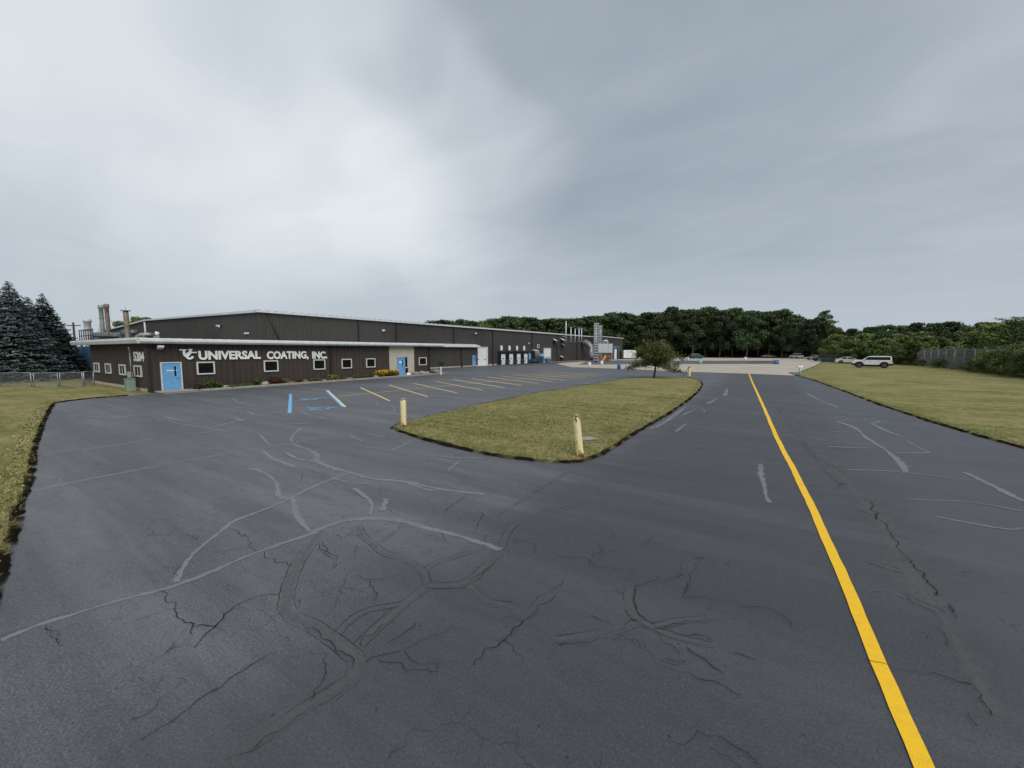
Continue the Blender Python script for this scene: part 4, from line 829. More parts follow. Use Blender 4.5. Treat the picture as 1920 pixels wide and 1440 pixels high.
# roof lamp on post
Xr, zr = WY(297, 626, 15)
R = empty('roof_lamp', 'white round lamp on a short post on the office roof', 'light', (-47.5, 12, 3.7)); Xr, zr = WY(296, 625, 12)
R.location = (Xr, 12, 3.72); b = MB(); b.tube([(0, 0, 0), (0, 0, zr-3.75)], .05, 6); b.build('post', 'galv', R)
b = MB(); b.tube([(0, -.16, zr-3.72), (0, -.12, zr-3.72), (0, .08, zr-3.72)], [.15, .16, .08], 14); b.build('lamp_head', 'letter', R, smooth=True)
def vent_bend(x, y, label, h=.55):
    R = MB(); R.tube([(x, y, 3.7), (x, y, 3.7+h*.6), (x+.06, y, 3.7+h*.9), (x+.25, y, 3.7+h), (x+.45, y, 3.7+h*.8)], .10, 10); tag(R.build('roof_vent', 'tandusk'), label, 'vent')
vent_bend(WY(267, 632, 12)[0], 12, 'curved vent pipe on the office roof left of the thin white pipe'); vent_bend(WY(271, 632, 12)[0]+.2, 12.8, 'curved vent pipe on the office roof just behind the first one', .45); vent_bend(WY(289, 634, 12)[0], 12, 'low curved vent pipe on the office roof below the round lamp', .3)
# utility cabinet, meter box, mast
ax, _ = WY(248, 720, 8.6)
R = empty('utility_cabinet', 'pale green electrical cabinet with tall conduit mast at the office side wall', 'cabinet', (ax, 8.5, 0))
b = MB(); b.box(-.27, .27, -.25, .22, 0, .85); b.build('cabinet_body', 'green_box', R, bevel=.02); b = MB(); b.box(-.30, .30, -.28, .24, .853, .89); b.build('lid', 'green_box', R)
b = MB(); b.tube([(-.1, .12, .85), (-.1, .12, 2.75)], .032, 8); b.build('mast', 'galv', R); b = MB(); b.tube([(-.1, .12, 2.7), (-.1, .12, 3.0), (-.1, .05, 3.05)], .05, 8); b.build('weather_head', 'galv', R)
b = MB(); b.box(-.58, -.14, .0, .22, .95, 1.35); b.build('meter_box', 'tan_box', R, bevel=.02)
b = MB(); b.box(.0, .012, -.258, -.252, .05, .8); b.build('door_seam', 'black', R)
# door stoop, curb and flower bed
b = MB(); b.box(OX, OX+1.25, 9.15, 11.3, .012, .09); tag(b.build('concrete_stoop', 'concrete', bevel=.015), kind='structure')
b = MB(); b.box(OX, OX+1.5, 29.9, 32.6, .012, .08); tag(b.build('concrete_walk', 'concrete', bevel=.015), kind='structure')
bed = [(OX, 11.32), (-33.75, 11.32), (-33.65, 29.85), (OX, 29.85)]; bed2 = [(OX, 32.62), (-33.7, 32.62), (-33.75, 36.3), (OX, 36.3)]
for q in (bed, bed2):
    sheet('flower_bed', q, .075, 'mulch')
b = MB(); b.box(-33.75, -33.58, 11.32, 29.88, .012, .12); b.box(-33.75, -33.58, 32.62, 36.4, .012, .12); b.box(OX, -33.76, 36.3, 36.42, .012, .12); tag(b.build('bed_curb', 'concrete', bevel=.015), kind='structure')
b = MB(); ribbon(b, [(-33.35, 9.2), (-33.3, 20), (-33.25, 30), (-33.3, 37)], .5, .007); tag(b.build('concrete_edge', 'concrete', fix=False), kind='structure')
def shrub_mesh(r, h, n, leafsize=.05, seed=0):
    g = np.random.default_rng(seed); C = []
    for _ in range(7):
        c = np.array([g.uniform(-.5, .5)*r, g.uniform(-.5, .5)*r, h*g.uniform(.35, .6)]); d_ = g.normal(size=(n//7, 3)); d_ /= np.linalg.norm(d_, axis=1, keepdims=True)
        C.append(c+d_*np.array([r*.6, r*.6, h*.45])*g.uniform(.6, 1.05, (n//7, 1)))
    C = np.concatenate(C); C[:, 2] = np.abs(C[:, 2])
    return leaf_quads(C, g.normal(size=C.shape)+[0, 0, .6], leafsize*(.6+.8*g.random(len(C))), .7, g)
def shrub(px, r, h, matn, label, n=900, X=None, ls=.06, cat='shrub', fl=None):
    X = X if X is not None else -34.35; Y = WX(px, 715, X)[0]
    R = empty('shrub' if cat == 'shrub' else 'flower_clump', label, cat, (X, Y, .07))
    V, F, sh = shrub_mesh(r, h, n, ls, int(px)); link('foliage', np_mesh('foliage', V, F, sh), matn, R)
    b = MB(); 
    for k in range(5): a = k*1.3; b.tube([(0, 0, 0), (.3*r*math.cos(a), .3*r*math.sin(a), h*.5)], .012, 4)
    b.build('stems', 'bark', R)
    if fl:
        V, F, sh = shrub_mesh(r, h*1.1, fl, .05, int(px)+5); V[:, 2] += h*.12; link('blossoms', np_mesh('blossoms', V, F, sh), 'flower', R)
shrub(370, .38, .42, 'redshrub', 'small reddish shrub right of the left blue door')
shrub(392, .52, .62, 'shrub', 'rounded dark green shrub under the first office window')
shrub(411, .32, .36, 'scrub', 'small pale green shrub beside the rounded dark one')
shrub(487, .38, .60, 'scrub', 'yellowish upright shrub left of the second office window')
shrub(514, .62, .62, 'redshrub', 'wide brownish shrub under the second office window')
shrub(532, .42, .40, 'scrub', 'low olive shrub right of the wide brownish one')
shrub(563, .35, .34, 'redshrub', 'low maroon plant left of the third office window')
shrub(590, .45, .28, 'shrub', 'flat dark green plant under the third office window')
shrub(602, .30, .24, 'redshrub', 'tiny reddish plant left of the downspout')
shrub(626, .62, .50, 'leaf2', 'bright green mounded shrub at the foot of the middle downspout')
shrub(672, .60, .40, 'shrub', 'low green shrub between the fourth and fifth office windows')
shrub(692, .50, .34, 'shrub', 'low green shrub under the fifth office window')
shrub(647, .38, .24, 'redshrub', 'low maroon groundcover under the fourth office window')
shrub(440, .8, .16, 'shrub', 'flat creeping plant between the first and second office windows'); shrub(460, .7, .16, 'shrub', 'flat creeping plant left of the yellowish shrub')
for px, lb in ((711, 'leftmost clump of orange flowers by the stone entrance'), (721, 'middle clump of orange flowers by the stone entrance'), (731, 'clump of orange flowers against the stone panel'), (739, 'orange flower clump nearest the entrance door')):
    shrub(px, .55, .62, 'shrub', lb, 700, None, .06, 'flowers', 420)
def rock(px, r, h, label, matn='rock', X=-34.0, Y=None):
    g = random.Random(int(px*7)); bm = bmesh.new(); bmesh.ops.create_icosphere(bm, subdivisions=3, radius=1)
    for v in bm.verts:
        k = 1+.22*math.sin(v.co.x*3.1+px)*math.cos(v.co.y*2.7+px*.3)+.08*math.sin(v.co.z*7+px); v.co = Vector((v.co.x*r*k, v.co.y*r*k*1.3, max(v.co.z, -.4)*h*k))
    me = bpy.data.meshes.new('rock'); bm.to_mesh(me); bm.free(); o = link('rock', me, matn); o.location = (X, Y or WX(px, 712, X)[0], .07+h*.3); o.rotation_euler.z = g.random()*3; tag(o, label, 'rock')
rock(497, .24, .22, 'pale rock right of the yellowish shrub'); rock(423, .22, .14, 'flat pale rock beside the small pale green shrub'); rock(545, .25, .15, 'flat pinkish rock right of the olive shrub', 'brownrock')
rock(572, .22, .18, 'reddish rock right of the low maroon plant', 'brownrock'); rock(608, .16, .14, 'small rock left of the bright green mound'); rock(655, .3, .13, 'flat rock between the bright green mound and the low green shrub', 'brownrock')
rock(704, .25, .16, 'grey rock left of the orange flowers')
for px, r, h, lb, m_ in ((766, .22, .18, 'small white rock at the right foot of the stone entrance', 'letter'), (773, .3, .2, 'dark rock right of the small white one', 'brownrock'), (779, .34, .24, 'large grey rock under the last office window', 'rock'), (786, .3, .2, 'brown rock right of the large grey one', 'brownrock'), (793, .42, .24, 'long pale rock below the last window right side', 'rock'), (800, .3, .2, 'grey rock beside the corner downspout', 'rock')):
    rock(px, r, h, lb, m_, -34.3)
rock(811, .5, .28, 'flat pale rock beyond the office corner', 'rock', -35.5, 36.9)
# mailbox
gx, gy = G(827, 702.5); R = empty('mailbox', 'black mailbox on a white post in the lot near the stone entrance', 'mailbox', (gx, gy, 0), CYAW)
b = MB(); b.box(-.05, .05, -.05, .05, 0, .95); b.build('post', 'letter', R); b = MB(); b.prism([(-.42, 1.18), (.42, 1.18), (.42, 1.45), (.36, 1.56), (.2, 1.60), (-.2, 1.60), (-.36, 1.56), (-.42, 1.45)], 'y', -.22, .22); b.build('box', 'black', R, bevel=.015)
b = MB(); b.box(-.3, .3, -.1, .1, 1.12, 1.177); b.box(-.06, .06, -.06, .06, .95, 1.12); b.build('bracket', 'black', R)
# bollards
def bollard(px, py, label, tilt=(0, 0), h=1.10, r=.092):
    gx, gy = G(px, py, .04); R = empty('bollard', label, 'bollard', (gx, gy, .02), 0, 'yellow bollards on the island lawn'); R.rotation_euler = (tilt[0], tilt[1], 0)
    b = MB(); n = 10; b.tube([(0, 0, h*k/n) for k in range(n+1)], [r*(1+.012*random.uniform(-1, 1)) for _ in range(n+1)], 24); b.build('pipe', 'bollard', R, smooth=False)
    b = MB(); b.tube([(0, 0, h+.001), (0, 0, h+.02), (0, 0, h+.045), (0, 0, h+.062), (0, 0, h+.068)], [r*1.0, r*1.02, r*.85, r*.5, r*.06], 24); b.build('cap', 'cap', R)
bollard(1088, 856.5, 'rusty cream-yellow bollard at the near right corner of the island, leaning', (.06, -.095), 1.12, .100)
bollard(757, 801, 'cream-yellow bollard at the left tip of the island lawn', (0, .0), 1.03, .105)
bollard(1292, 707.5, 'yellow bollard at the far end of the island beside the small tree', (0, 0), 1.1, .13)
gx, gy = G(1284, 708, .05); b = MB(); b.tube([(0, 0, 0), (.45, .25, 1.0)], .022, 6); o = b.build('support_stake', 'black'); o.location = (gx-.2, gy-.1, .05); tag(o, 'thin dark slanted stake leaning at the far yellow bollard', 'stake')
# short white and blue posts round the gravel lot
def post(px, py, h, r, matn, label, cap=None, capl=None):
    h *= 1.18
    gx, gy = G(px, py); R = empty('marker_post', label, 'post', (gx, gy, .0), 0, 'short painted posts round the gravel lot')
    b = MB(); b.tube([(0, 0, 0), (0, 0, h*.97), (0, 0, h)], [r, r, r*.9], 14); b.build('drum', matn, R)
    b = MB(); b.tube([(0, 0, h+.001), (0, 0, h+.05)], [r*1.05, r*.95], 14); b.build('lid', cap or matn, R)
    if capl: b = MB(); b.tube([(0, 0, .0), (0, 0, h*.98)], [r*1.12, r*1.12], 14, False); 
post(1105, 689, .70, .26, 'white', 'left white drum post at the gravel edge nearest the factory')
post(1128.3, 685, .70, .26, 'white', 'white drum post in front of the rusty machinery')
post(1160.5, 692, .78, .26, 'bluedark', 'dark blue drum post at the gravel edge left of the small tree')
post(1237, 693.5, .70, .30, 'white', 'white drum post seen through the small tree trunk side')
post(1289, 676.5, .80, .30, 'white', 'white drum post at the far gravel edge beyond the yellow bollard')
post(1313, 683, .70, .32, 'pale_blue', 'pale blue drum post at the near edge of the far asphalt patch')
post(1397.5, 675.5, .70, .40, 'white', 'white drum post far off in line with the yellow line')
post(1455.5, 683, .70, .45, 'bluedark', 'mid blue drum post at the right end of the far asphalt patch')
gx, gy = G(1499, 705.5, .05); R = empty('hydrant_post', 'pale blue post with a white cap at the corner of the right lawn', 'post', (gx, gy, .04), CYAW)
b = MB(); b.tube([(0, 0, 0), (0, 0, .95)], .10, 14); b.build('pipe', 'pale_blue', R); b = MB(); b.box(-.26, .26, -.1, .1, .953, 1.22); b.build('marker_head', 'letter', R, bevel=.03); b = MB(); b.tube([(0, 0, 1.22), (0, 0, 1.3)], [.14, .05], 10); b.build('cap', 'tandusk', R)
# ------------------------------------------------------------- dock shelters and wall equipment
hwD = 1.22
DS = (65.05, 67.95, 70.85, 73.75)
names = ['leftmost', 'second from left', 'third from left', 'rightmost']
for k, Y in enumerate(DS):
    R = empty('dock_shelter', f'{names[k]} of the four black padded loading dock shelters with white door', 'dock shelter', (-44.86, Y, 0), 0, 'loading docks on the factory wall'); hw = 1.10
    b = MB(); b.prism([(-hw, .0), (-hw, 2.5), (hw, 2.5), (hw, .0), (hw-.32, .0), (hw-.32, 2.15), (-hw+.32, 2.15), (-hw+.32, .0)], 'x', 0, .62); b.build('surround', 'rubber', R, bevel=.03)
    b = MB(); b.prism([(.0, 2.503), (.72, 2.503), (.72, 2.55), (.0, 2.7)], 'y', -hw-.03, hw+.03); b.build('hood', 'black', R)
    b = MB()
    for j in range(5): b.box(.4, .50+.012*(j % 2), -.76, .76, .05+j*.42, .46+j*.42)
    D = b.build('door', 'white', R); b = MB(); b.box(.513, .54, -.2, .2, 1.15, 1.35); b.build('vision_panel', 'black', D)
    for s in (-1, 1): b = MB(); b.box(.62, .78, s*.93-.1, s*.95+.1, .3, .9); b.build('bumper', 'rubber', R)
    R2 = empty('dock_light', f'white arched marker panel above the {names[k]} dock shelter', 'panel', (-44.84, Y+.05, 3.2), 0, 'arched panels over the docks')
    b = MB(); pts = [(-.34, -.35), (.34, -.35), (.34, .30)]+[(.34*math.cos(t), .30+.34*math.sin(t)) for t in np.linspace(.2, PI-.2, 8)]+[(-.34, .30)]; b.prism(pts, 'x', 0, .14); b.build('panel', 'white', R2, bevel=.02)
    b = MB(); b.tube([(.141, 0, -.1), (.2, 0, -.1)], .05, 8); b.build('knob', 'tan_box', R2)
R = empty('dock_railing', 'blue pipe railing in front of the loading docks', 'railing', (-43.2, 63.2, 0))
b = MB(); b.tube([(0, -.5, .95), (0, 15.5, .95)], .03, 6); b.tube([(0, -.5, .5), (0, 15.5, .5)], .03, 6); b.build('rail', 'bluedark', R)
for k in range(7): b = MB(); b.tube([(0, -.5+k*2.66, 0), (0, -.5+k*2.66, .98)], .035, 6); b.build('post', 'bluedark', R)
R = empty('service_door', 'bright blue side door right of the loading docks', 'door', (-44.85, WX(992, 680, -44.8)[0], 0)); b = MB(); b.box(0, .12, -.55, .55, .1, 2.1); b.build('leaf', 'bluedoor', R, bevel=.01); b = MB(); b.box(.121, .15, .05, .3, 1.0, 1.75); b.build('pane', 'pale_blue', R)
b = MB(); b.box(.0, .16, .55, .63, 0, 2.2); b.box(.0, .16, -.63, -.55, 0, 2.2); b.box(.0, .16, -.55, .55, 2.103, 2.2); b.build('frame', 'pale_blue', R)
# blue air unit with bent silver ducts
y0 = WX(1015, 680, -43.6)[0]
R = empty('air_unit', 'blue blower unit with silver bent ducts between the docks and the tall white door', 'machine', (-43.9, y0-2.6, 0))
b = MB(); b.box(-.6, .6, -1.4, 3.2, .35, .9); b.box(-.5, .5, 2.0, 3.4, .9, 1.5); b.build('base', 'navy', R, bevel=.04)
b = MB(); b.box(-.45, .55, 2.1, 3.3, 1.503, 2.1); b.build('housing', 'pale_blue', R, bevel=.03)
for q in (0.2, .9, 1.5):
    b = MB(); b.tube([(-.7, q-.5, 2.7), (-.2, q-.45, 2.9), (.1, q-.1, 2.8), (.2, q, 2.4), (.2, q, .92)], .2, 10); b.build('duct', 'galv', R, smooth=True)
for q in (-1.2, 3): 
    for s in (-.5, .5): b = MB(); b.box(s-.06, s+.06, q-.06, q+.06, 0, .348); b.build('leg', 'navy', R)
R = empty('blue_skip', 'small blue bin with tan load in front of the tall white door', 'bin', (-42.4, y0+.8, 0)); b = MB(); b.prism([(-.6, .15), (.6, .15), (.8, .95), (-.8, .95)], 'x', -.5, .5); b.build('bin_body', 'bluedark', R, bevel=.03); b = MB(); b.prism([(-.72, .952), (.72, .952), (.6, 1.35), (-.6, 1.3)], 'x', -.45, .45); b.build('load', 'tan_box', R, bevel=.05)
# exhaust hoods on the wall
for k, (px, py, s, lb) in enumerate(((1040, 640.5, 1.0, 'black exhaust hood left of the downspout high on the wall'), (1054, 639.5, 1.05, 'black exhaust hood right of the downspout, highest of the three'), (1054.5, 648, .9, 'black exhaust hood just below the highest one'), (1053, 671, .8, 'low black exhaust hood near the ground'), (1057, 632.5, .45, 'small black hood under the roof edge'))):
    Y, z = WX(px, py, -44.6); R = empty('exhaust_hood', lb, 'vent', (-44.86, Y, z), 0, 'black hoods on the factory wall')
    s *= .82; b = MB(); b.prism([(0, .7*s), (1.0*s, .2*s), (1.25*s, -.6*s), (1.0*s, -.7*s), (0, -.1*s)], 'y', -.75*s, .75*s); b.build('hood', 'black', R, bevel=.03)
    b = MB(); b.prism([(.0, .72*s), (.0, .78*s), (1.04*s, .28*s), (1.02*s, .22*s)], 'y', -.78*s, .78*s); b.build('top_flap', 'trim', R)
# five white vent pipes
for k, (px, yt, yb) in enumerate(((1061.8, 604.5, 640), (1071, 616, 640.5), (1078.8, 618.5, 640.5), (1086, 617, 640.5), (1090.8, 617, 640.5))):
    Y, z1 = WX(px, yt, -44.5); z0 = WX(px, yb, -44.5)[1]
    R = empty('vent_stack', ['tallest and leftmost', 'second', 'middle', 'fourth', 'rightmost'][k]+' of the five thin pale vent pipes above the factory roof edge', 'pipe', (-44.55, Y, z0), 0, 'thin vent pipes on the factory wall')
    b = MB(); b.tube([(0, 0, 0), (0, 0, z1-z0)], .13, 8); b.build('pipe', 'trim', R); b = MB(); b.tube([(0, 0, .05), (-.2, -.1, -.05), (-.3, -.1, -.05)], .16, 8); b.build('elbow', 'duct', R)
    b = MB(); b.tube([(0, 0, z1-z0), (0, 0, z1-z0+.3)], [.17, .17], 8); b.build('collar', 'trim', R)
# big bent duct, towers, oven, canopy
def at_wall(px, py, X): Y, z = WX(px, py, X); return (X, Y, z)
pts = [at_wall(1093, 643, -44.8), at_wall(1098, 643, -43.6), at_wall(1103.5, 645.5, -42.6), at_wall(1107.8, 651, -42.0), at_wall(1108.8, 657, -41.8), at_wall(1108, 663.5, -41.5), at_wall(1110.5, 669.5, -41.0), at_wall(1115, 671.8, -40.2), at_wall(1122.5, 670.8, -39.6)]
R = empty('bent_duct', 'thick silver duct curving out of the factory wall down to the machinery', 'duct', pts[0]); inv = Matrix.Translation(-R.location)
b = MB(); b.tube(pts, [.75, .78, .82, .82, .80, .82, .85, .85, .8], 14); o = b.build('duct', 'duct', R, smooth=True); o.matrix_parent_inverse = inv
for i in (1, 2, 3, 5, 6, 7):
    d_ = (Vector(pts[i+1])-Vector(pts[i-1])).normalized()*.08; p = Vector(pts[i]); b = MB(); b.tube([p-d_, p+d_], .92, 14); o = b.build('joint_ring', 'galv', R); o.matrix_parent_inverse = inv
bx, by = G(1135, 678.5); ex, ey = math.cos(CYAW), math.sin(CYAW)
bp = Vector((bx, by, 0)); pxm = math.hypot(bx, by)*math.cos(0)/CF   # metres per photo pixel near there
R = empty('oven_unit', 'large white box unit raised on legs over brown machinery at the factory end', 'machine', (bx, by, 0), CYAW+.12); s = 1/ (CF/ (bp.dot(_F)))
hW = 14.0*s; zt = CH+(657-644.5)*s; zb = CH-(661.5-657)*s
b = MB(); b.box(-hW*.98, hW*.35, 0, 4.5, zb, zt); b.box(hW*.37, hW*.98, 0, 4.5, zb, zt); b.build('box', 'roof', R, bevel=.05)
for x_ in (-.9, .9):
    for y_ in (.2, 4.2): b = MB(); b.box(x_*hW-.12, x_*hW+.12, y_-.12, y_+.12, 0, zb-.003); b.build('leg', 'galv' if x_ > 0 else 'machine', R)
b = MB(); b.tube([(hW*.0, 2, zt), (hW*.25, 2, zt+.7), (hW*.5, 2, zt+.75), (hW*.62, 2, zt+.3), (hW*.62, 2, zt-.1)], .4, 12); b.build('top_elbow', 'galv', R, smooth=True)
R = empty('fan_machinery', 'rusty brown fans and motors standing under the raised white box', 'machine', (bx, by, 0), CYAW+.12)
for i, (x_, r_, m_) in enumerate(((-1.05*hW*.6, .75, 'machine'), (.1, .6, 'machine'), (hW*.55, .65, 'machine'))):
    b = MB(); b.tube([(x_, .4, r_+.4), (x_, 1.3, r_+.4)], r_, 16); b.box(x_-.3, x_+.3, .5, 1.2, 0, .6); b.tube([(x_, .2, r_+.4), (x_, .398, r_+.4)], [.18, .3], 10); b.build('fan', m_, R, bevel=.02)
b = MB(); b.prism([(-.9, .2), (-.5, .3), (.1, 1.0), (.2, 1.6), (-.2, 1.7), (-.4, 1.1)], 'y', .0, .35); b.build('belt_guard', 'straw', R)
b = MB(); b.box(-hW*.95, hW*1.1, .3, 3.5, .05, .25); b.build('skid', 'machine', R)
for i, (px, yt, yb, wd, lb) in enumerate(((1117, 606, 677, 1.0, 'taller silver tower with ladder rungs at the factory end'), (1125, 610.5, 645, .8, 'shorter silver tower right behind the taller one'))):
    gx, gy = G(px+2, 680 if i == 0 else 678); z1 = CH+(657-yt)*math.hypot(gx, gy)/CF*.97
    gx, gy = G(px, 679.5 if i == 0 else 676.5); dep = Vector((gx, gy, 0)).dot(_F); z1 = CH+(657-yt)*dep/CF
    R = empty('exhaust_tower', lb, 'stack', (gx, gy, 0), CYAW, 'silver towers at the factory end'); hw = wd/2
    b = MB(); b.tube([(0, hw*.9, 0 if i == 0 else 3.5), (0, hw*.9, z1)], hw*.8, 14); b.build('stack', 'duct', R, smooth=True)
    for sx in (-1, 1): b = MB(); b.box(sx*hw-.06, sx*hw+.06, -.06, .06, 0, z1); b.build('rail', 'galv', R)
    b = MB(); z = .5
    while z < z1: b.box(-hw+.06, hw-.06, -.04, .04, z, z+.12); z += .62
    b.build('rungs', 'trim', R)
gx, gy = G(1155, 677); R = empty('blue_awning', 'blue sloped awning on the factory end beside the white box', 'awning', (gx, gy, 0), CYAW); dp = Vector((gx, gy, 0)).dot(_F)/CF
b = MB(); b.prism([(-5.5*dp, CH+0*dp), (-5.5*dp, CH+8*dp), (6.5*dp, CH+7.2*dp), (6.0*dp, CH+6.2*dp), (1.5*dp, CH+5*dp)], 'y', 0, 2.2); b.build('canopy', 'bluedark', R, bevel=.03); b = MB(); b.box(5*dp, 5*dp+.12, .1, .22, 0, CH+5.8*dp); b.box(-4*dp, -4*dp+.12, .1, .22, 0, CH); b.build('support', 'galv', R)
# white panels by the far end of the factory
for i, px in enumerate((1172, 1180, 1188)):
    gx, gy = G(px+1, 673.5); R = empty('storage_trailer', ['leftmost', 'middle', 'rightmost'][i]+' of the white storage units behind the small tree', 'trailer', (gx, gy, 0), CYAW, 'white storage units at the far end of the factory'); dp = Vector((gx, gy, 0)).dot(_F)/CF
    b = MB(); b.box(-3.8*dp, 3.8*dp, 0, 3, .35, CH+.1); b.build('body', 'white', R, bevel=.05); b = MB(); b.box(-3.6*dp, 3.6*dp, .2, 2.8, 0, .348); b.build('base', 'black', R)
# ------------------------------------------------------------- roof stacks behind the office
def stack(px, ytop, Y, r, matn, label, flare, z0=3.0, lean=0.0, cap=None, grp=None):
    X, z1 = WY(px, ytop, Y); R = empty('exhaust_stack', label, 'stack', (X, Y, 0), 0, grp)
    b = MB(); h = z1
    zb = [z0, z0+(h-z0)*.30, z0+(h-z0)*.62, h-.55, h-.5, h]
    rr = [r, r, r, r, r*flare, r*flare]
    b.tube([(0, 0, z) for z in zb], rr, 18); b.build('pipe', matn, R, smooth=False)
    for f in (.30, .62):
        b = MB(); b.tube([(0, 0, z0+(h-z0)*f-.05), (0, 0, z0+(h-z0)*f+.05)], r*1.12, 18); b.build('joint_ring', 'rustduct', R)
    b = MB(); b.tube([(0, 0, -.1), (0, 0, z0)], r*1.6, 12); b.build('base', 'duct', R)
    return R, X, h
stack(163, 598, 16, .40, 'brightduct', 'fat white exhaust stack nearest the spruces', 1.25)
r1, xa, h1 = stack(188.5, 572, 16, .25, 'greenduct', 'greenish grey exhaust stack, left of the tall pair', 1.28, 4.4)
r2, xb, h2 = stack(199, 570, 16, .24, 'rustduct', 'rusty brown exhaust stack, right of the tall pair', 1.25, 4.4)
r3, xc, h3 = stack(235.5, 583, 16, .27, 'tandusk', 'stained tan exhaust stack standing alone right of the pair', 1.0, 3.0)
b = MB(); b.tube([(0, 0, h3), (0, 0, h3+.08)], [.52, .52], 18); b.tube([(0, 0, h3+.08), (0, 0, h3+.5)], .03, 5); b.build('rain_plate', 'galv', r3)
for rr_, sx in ((r1, -1), (r2, 1)):
    b = MB(); b.tube([(0, 0, 7.6), (sx*1.7, -.3, 4.9)], .02, 5); b.tube([(0, 0, 7.6), (sx*1.1, 1.2, 4.9)], .02, 5); b.build('guy_wires', 'black', rr_)
R = empty('stack_platform', 'dark blue railed platform round the tall pair of stacks', 'platform', ((xa+xb)/2, 16, 0)); 
b = MB(); b.box(-4.2, 3.4, -2, 2, 3.7, 4.1); b.build('deck', 'navy', R)
b = MB()
for k in range(7):
    for yy in (-1.9, 1.9): b.tube([(-4.1+k*1.23, yy, 4.1), (-4.1+k*1.23, yy, 5.75)], .06, 6)
for yy in (-1.9, 1.9):
    for z in (4.9, 5.72): b.tube([(-4.15, yy, z), (3.35, yy, z)], .06, 6)
b.build('railing', 'navy', R)
for x_ in (-4, 3.2):
    for yy in (-1.8, 1.8): b = MB(); b.box(x_-.1, x_+.1, yy-.1, yy+.1, -.1, 3.7); b.build('leg', 'navy', R)
b = MB(); b.box(-2.6, 2.2, -1.2, 1.2, 4.1, 4.75); b.box(-.2, 2.9, -1.4, 0.8, 4.76, 5.3); b.build('fan_housing', 'duct', R, bevel=.06)
for px, lb, sc in ((219, 'round grey duct elbow between the rusty stack and the tan stack', 1.0), (250, 'grey duct elbow right of the tan stack', .9)):
    X, z = WY(px, 640, 18); R = MB(); R.tube([(X-.4*sc, 18.5, 3.0), (X-.4*sc, 18.5, 4.9*sc), (X-.32*sc, 18.6, 5.3*sc), (X-.05*sc, 18.9, 5.6*sc), (X+.35*sc, 19.4, 5.65*sc), (X+.6*sc, 20.4, 5.65*sc)], .42 if sc == 1 else .36, 16); tag(R.build('duct_elbow', 'duct', smooth=True), lb, 'duct')
b = MB(); b.box(-86, -54, 13, 20.3, -.1, 3.0); tag(b.build('equipment_shed', 'siding2', bevel=.05), 'low dark shed carrying the stacks behind the office', 'shed')
b = MB(); X0 = WY(139, 680, 12)[0]; b.box(-66.0, -52.2, 10.8, 12.5, -.1, 3.3); tag(b.build('blue_shed', 'bluedark', bevel=.04), 'blue metal shed glimpsed between the spruces and the office', 'shed')
# ------------------------------------------------------------- chain link fences
def chain_mesh(b, p, q, h, pitch=.11, r=.0035, z0=.02):
    p = Vector((*p, 0)); q = Vector((*q, 0)); L_ = (q-p).length; d_ = (q-p)/L_; n = int(L_/pitch)
    up = Vector((0, 0, 1)); nn = Vector((-d_.y, d_.x, 0))
    for s in (1, -1):
        for k in range(-int(h/pitch) if s == 1 else 0, n+(0 if s == 1 else int(h/pitch))):
            a0 = k*pitch; a1 = a0+s*h; t0, t1 = 0.0, 1.0
            for lim_lo, lim_hi in ((0, L_),):
                da = a1-a0
                for lim, sg in ((0, 1), (L_, -1)):
                    va = (a0-lim)*sg; vb = (a1-lim)*sg
                    if va < 0 and vb < 0: t1 = -1
                    elif va < 0: t0 = max(t0, va/(va-vb))
                    elif vb < 0: t1 = min(t1, va/(va-vb))
            if t1 <= t0: continue
            A = p+d_*(a0+(a1-a0)*t0)+up*(z0+h*t0); B = p+d_*(a0+(a1-a0)*t1)+up*(z0+h*t1)
            w1 = (d_*s*-1+up).normalized()*r
            vs = [A+w1, A-w1*.5+nn*r, A-w1*.5-nn*r, B+w1, B-w1*.5+nn*r, B-w1*.5-nn*r]
            b.faces(vs, [(0, 1, 4, 3), (1, 2, 5, 4), (2, 0, 3, 5)])
def fence(name, label, cat, pts, h, step, rp, pitch, wr, arms=False, bottom=False, grp=None, base=.02, postr=None):
    R = empty(name, label, cat, (*pts[0], 0), 0, grp); inv = Matrix.Translation((-pts[0][0], -pts[0][1], 0))
    b = MB(); tr = MB(); ar = MB(); posts = []
    for p, q in zip(pts, pts[1:]):
        chain_mesh(b, p, q, h, pitch, wr, base); tr.tube([(*p, base+h), (*q, base+h)], rp*.75, 6)
        if bottom: tr.tube([(*p, base+.03), (*q, base+.03)], rp*.75, 6)
        n = max(1, round(math.dist(p, q)/step)); posts += [(p[0]+(q[0]-p[0])*k/n, p[1]+(q[1]-p[1])*k/n) for k in range(n)]
    posts.append(pts[-1]); d_ = Vector((pts[1][0]-pts[0][0], pts[1][1]-pts[0][1], 0)).normalized(); nn = Vector((d_.y, -d_.x, 0))
    if arms and nn.x > 0: nn = -nn
    o = b.build('chain_link', 'wire', R, fix=False); o.matrix_parent_inverse = inv
    o = tr.build('top_rail', 'galv', R); o.matrix_parent_inverse = inv
    for x, y in posts:
        c = MB(); c.tube([(x, y, -.05), (x, y, base+h+.03)], rp, 8)
        if arms: c.tube([(x, y, base+h), (x+nn.x*.32, y+nn.y*.32, base+h+.34)], rp*.6, 5)
        o = c.build('post', 'galv', R); o.matrix_parent_inverse = inv
    if arms:
        for k in (1, 2, 3):
            f = k/3; w_ = MB()
            w_.tube([(x+nn.x*.32*f, y+nn.y*.32*f, base+h+.34*f) for x, y in posts], .006, 4); o = w_.build('barbed_wire', 'wire', R); o.matrix_parent_inverse = inv
    return R
def gp(px, py): return G(px, py)
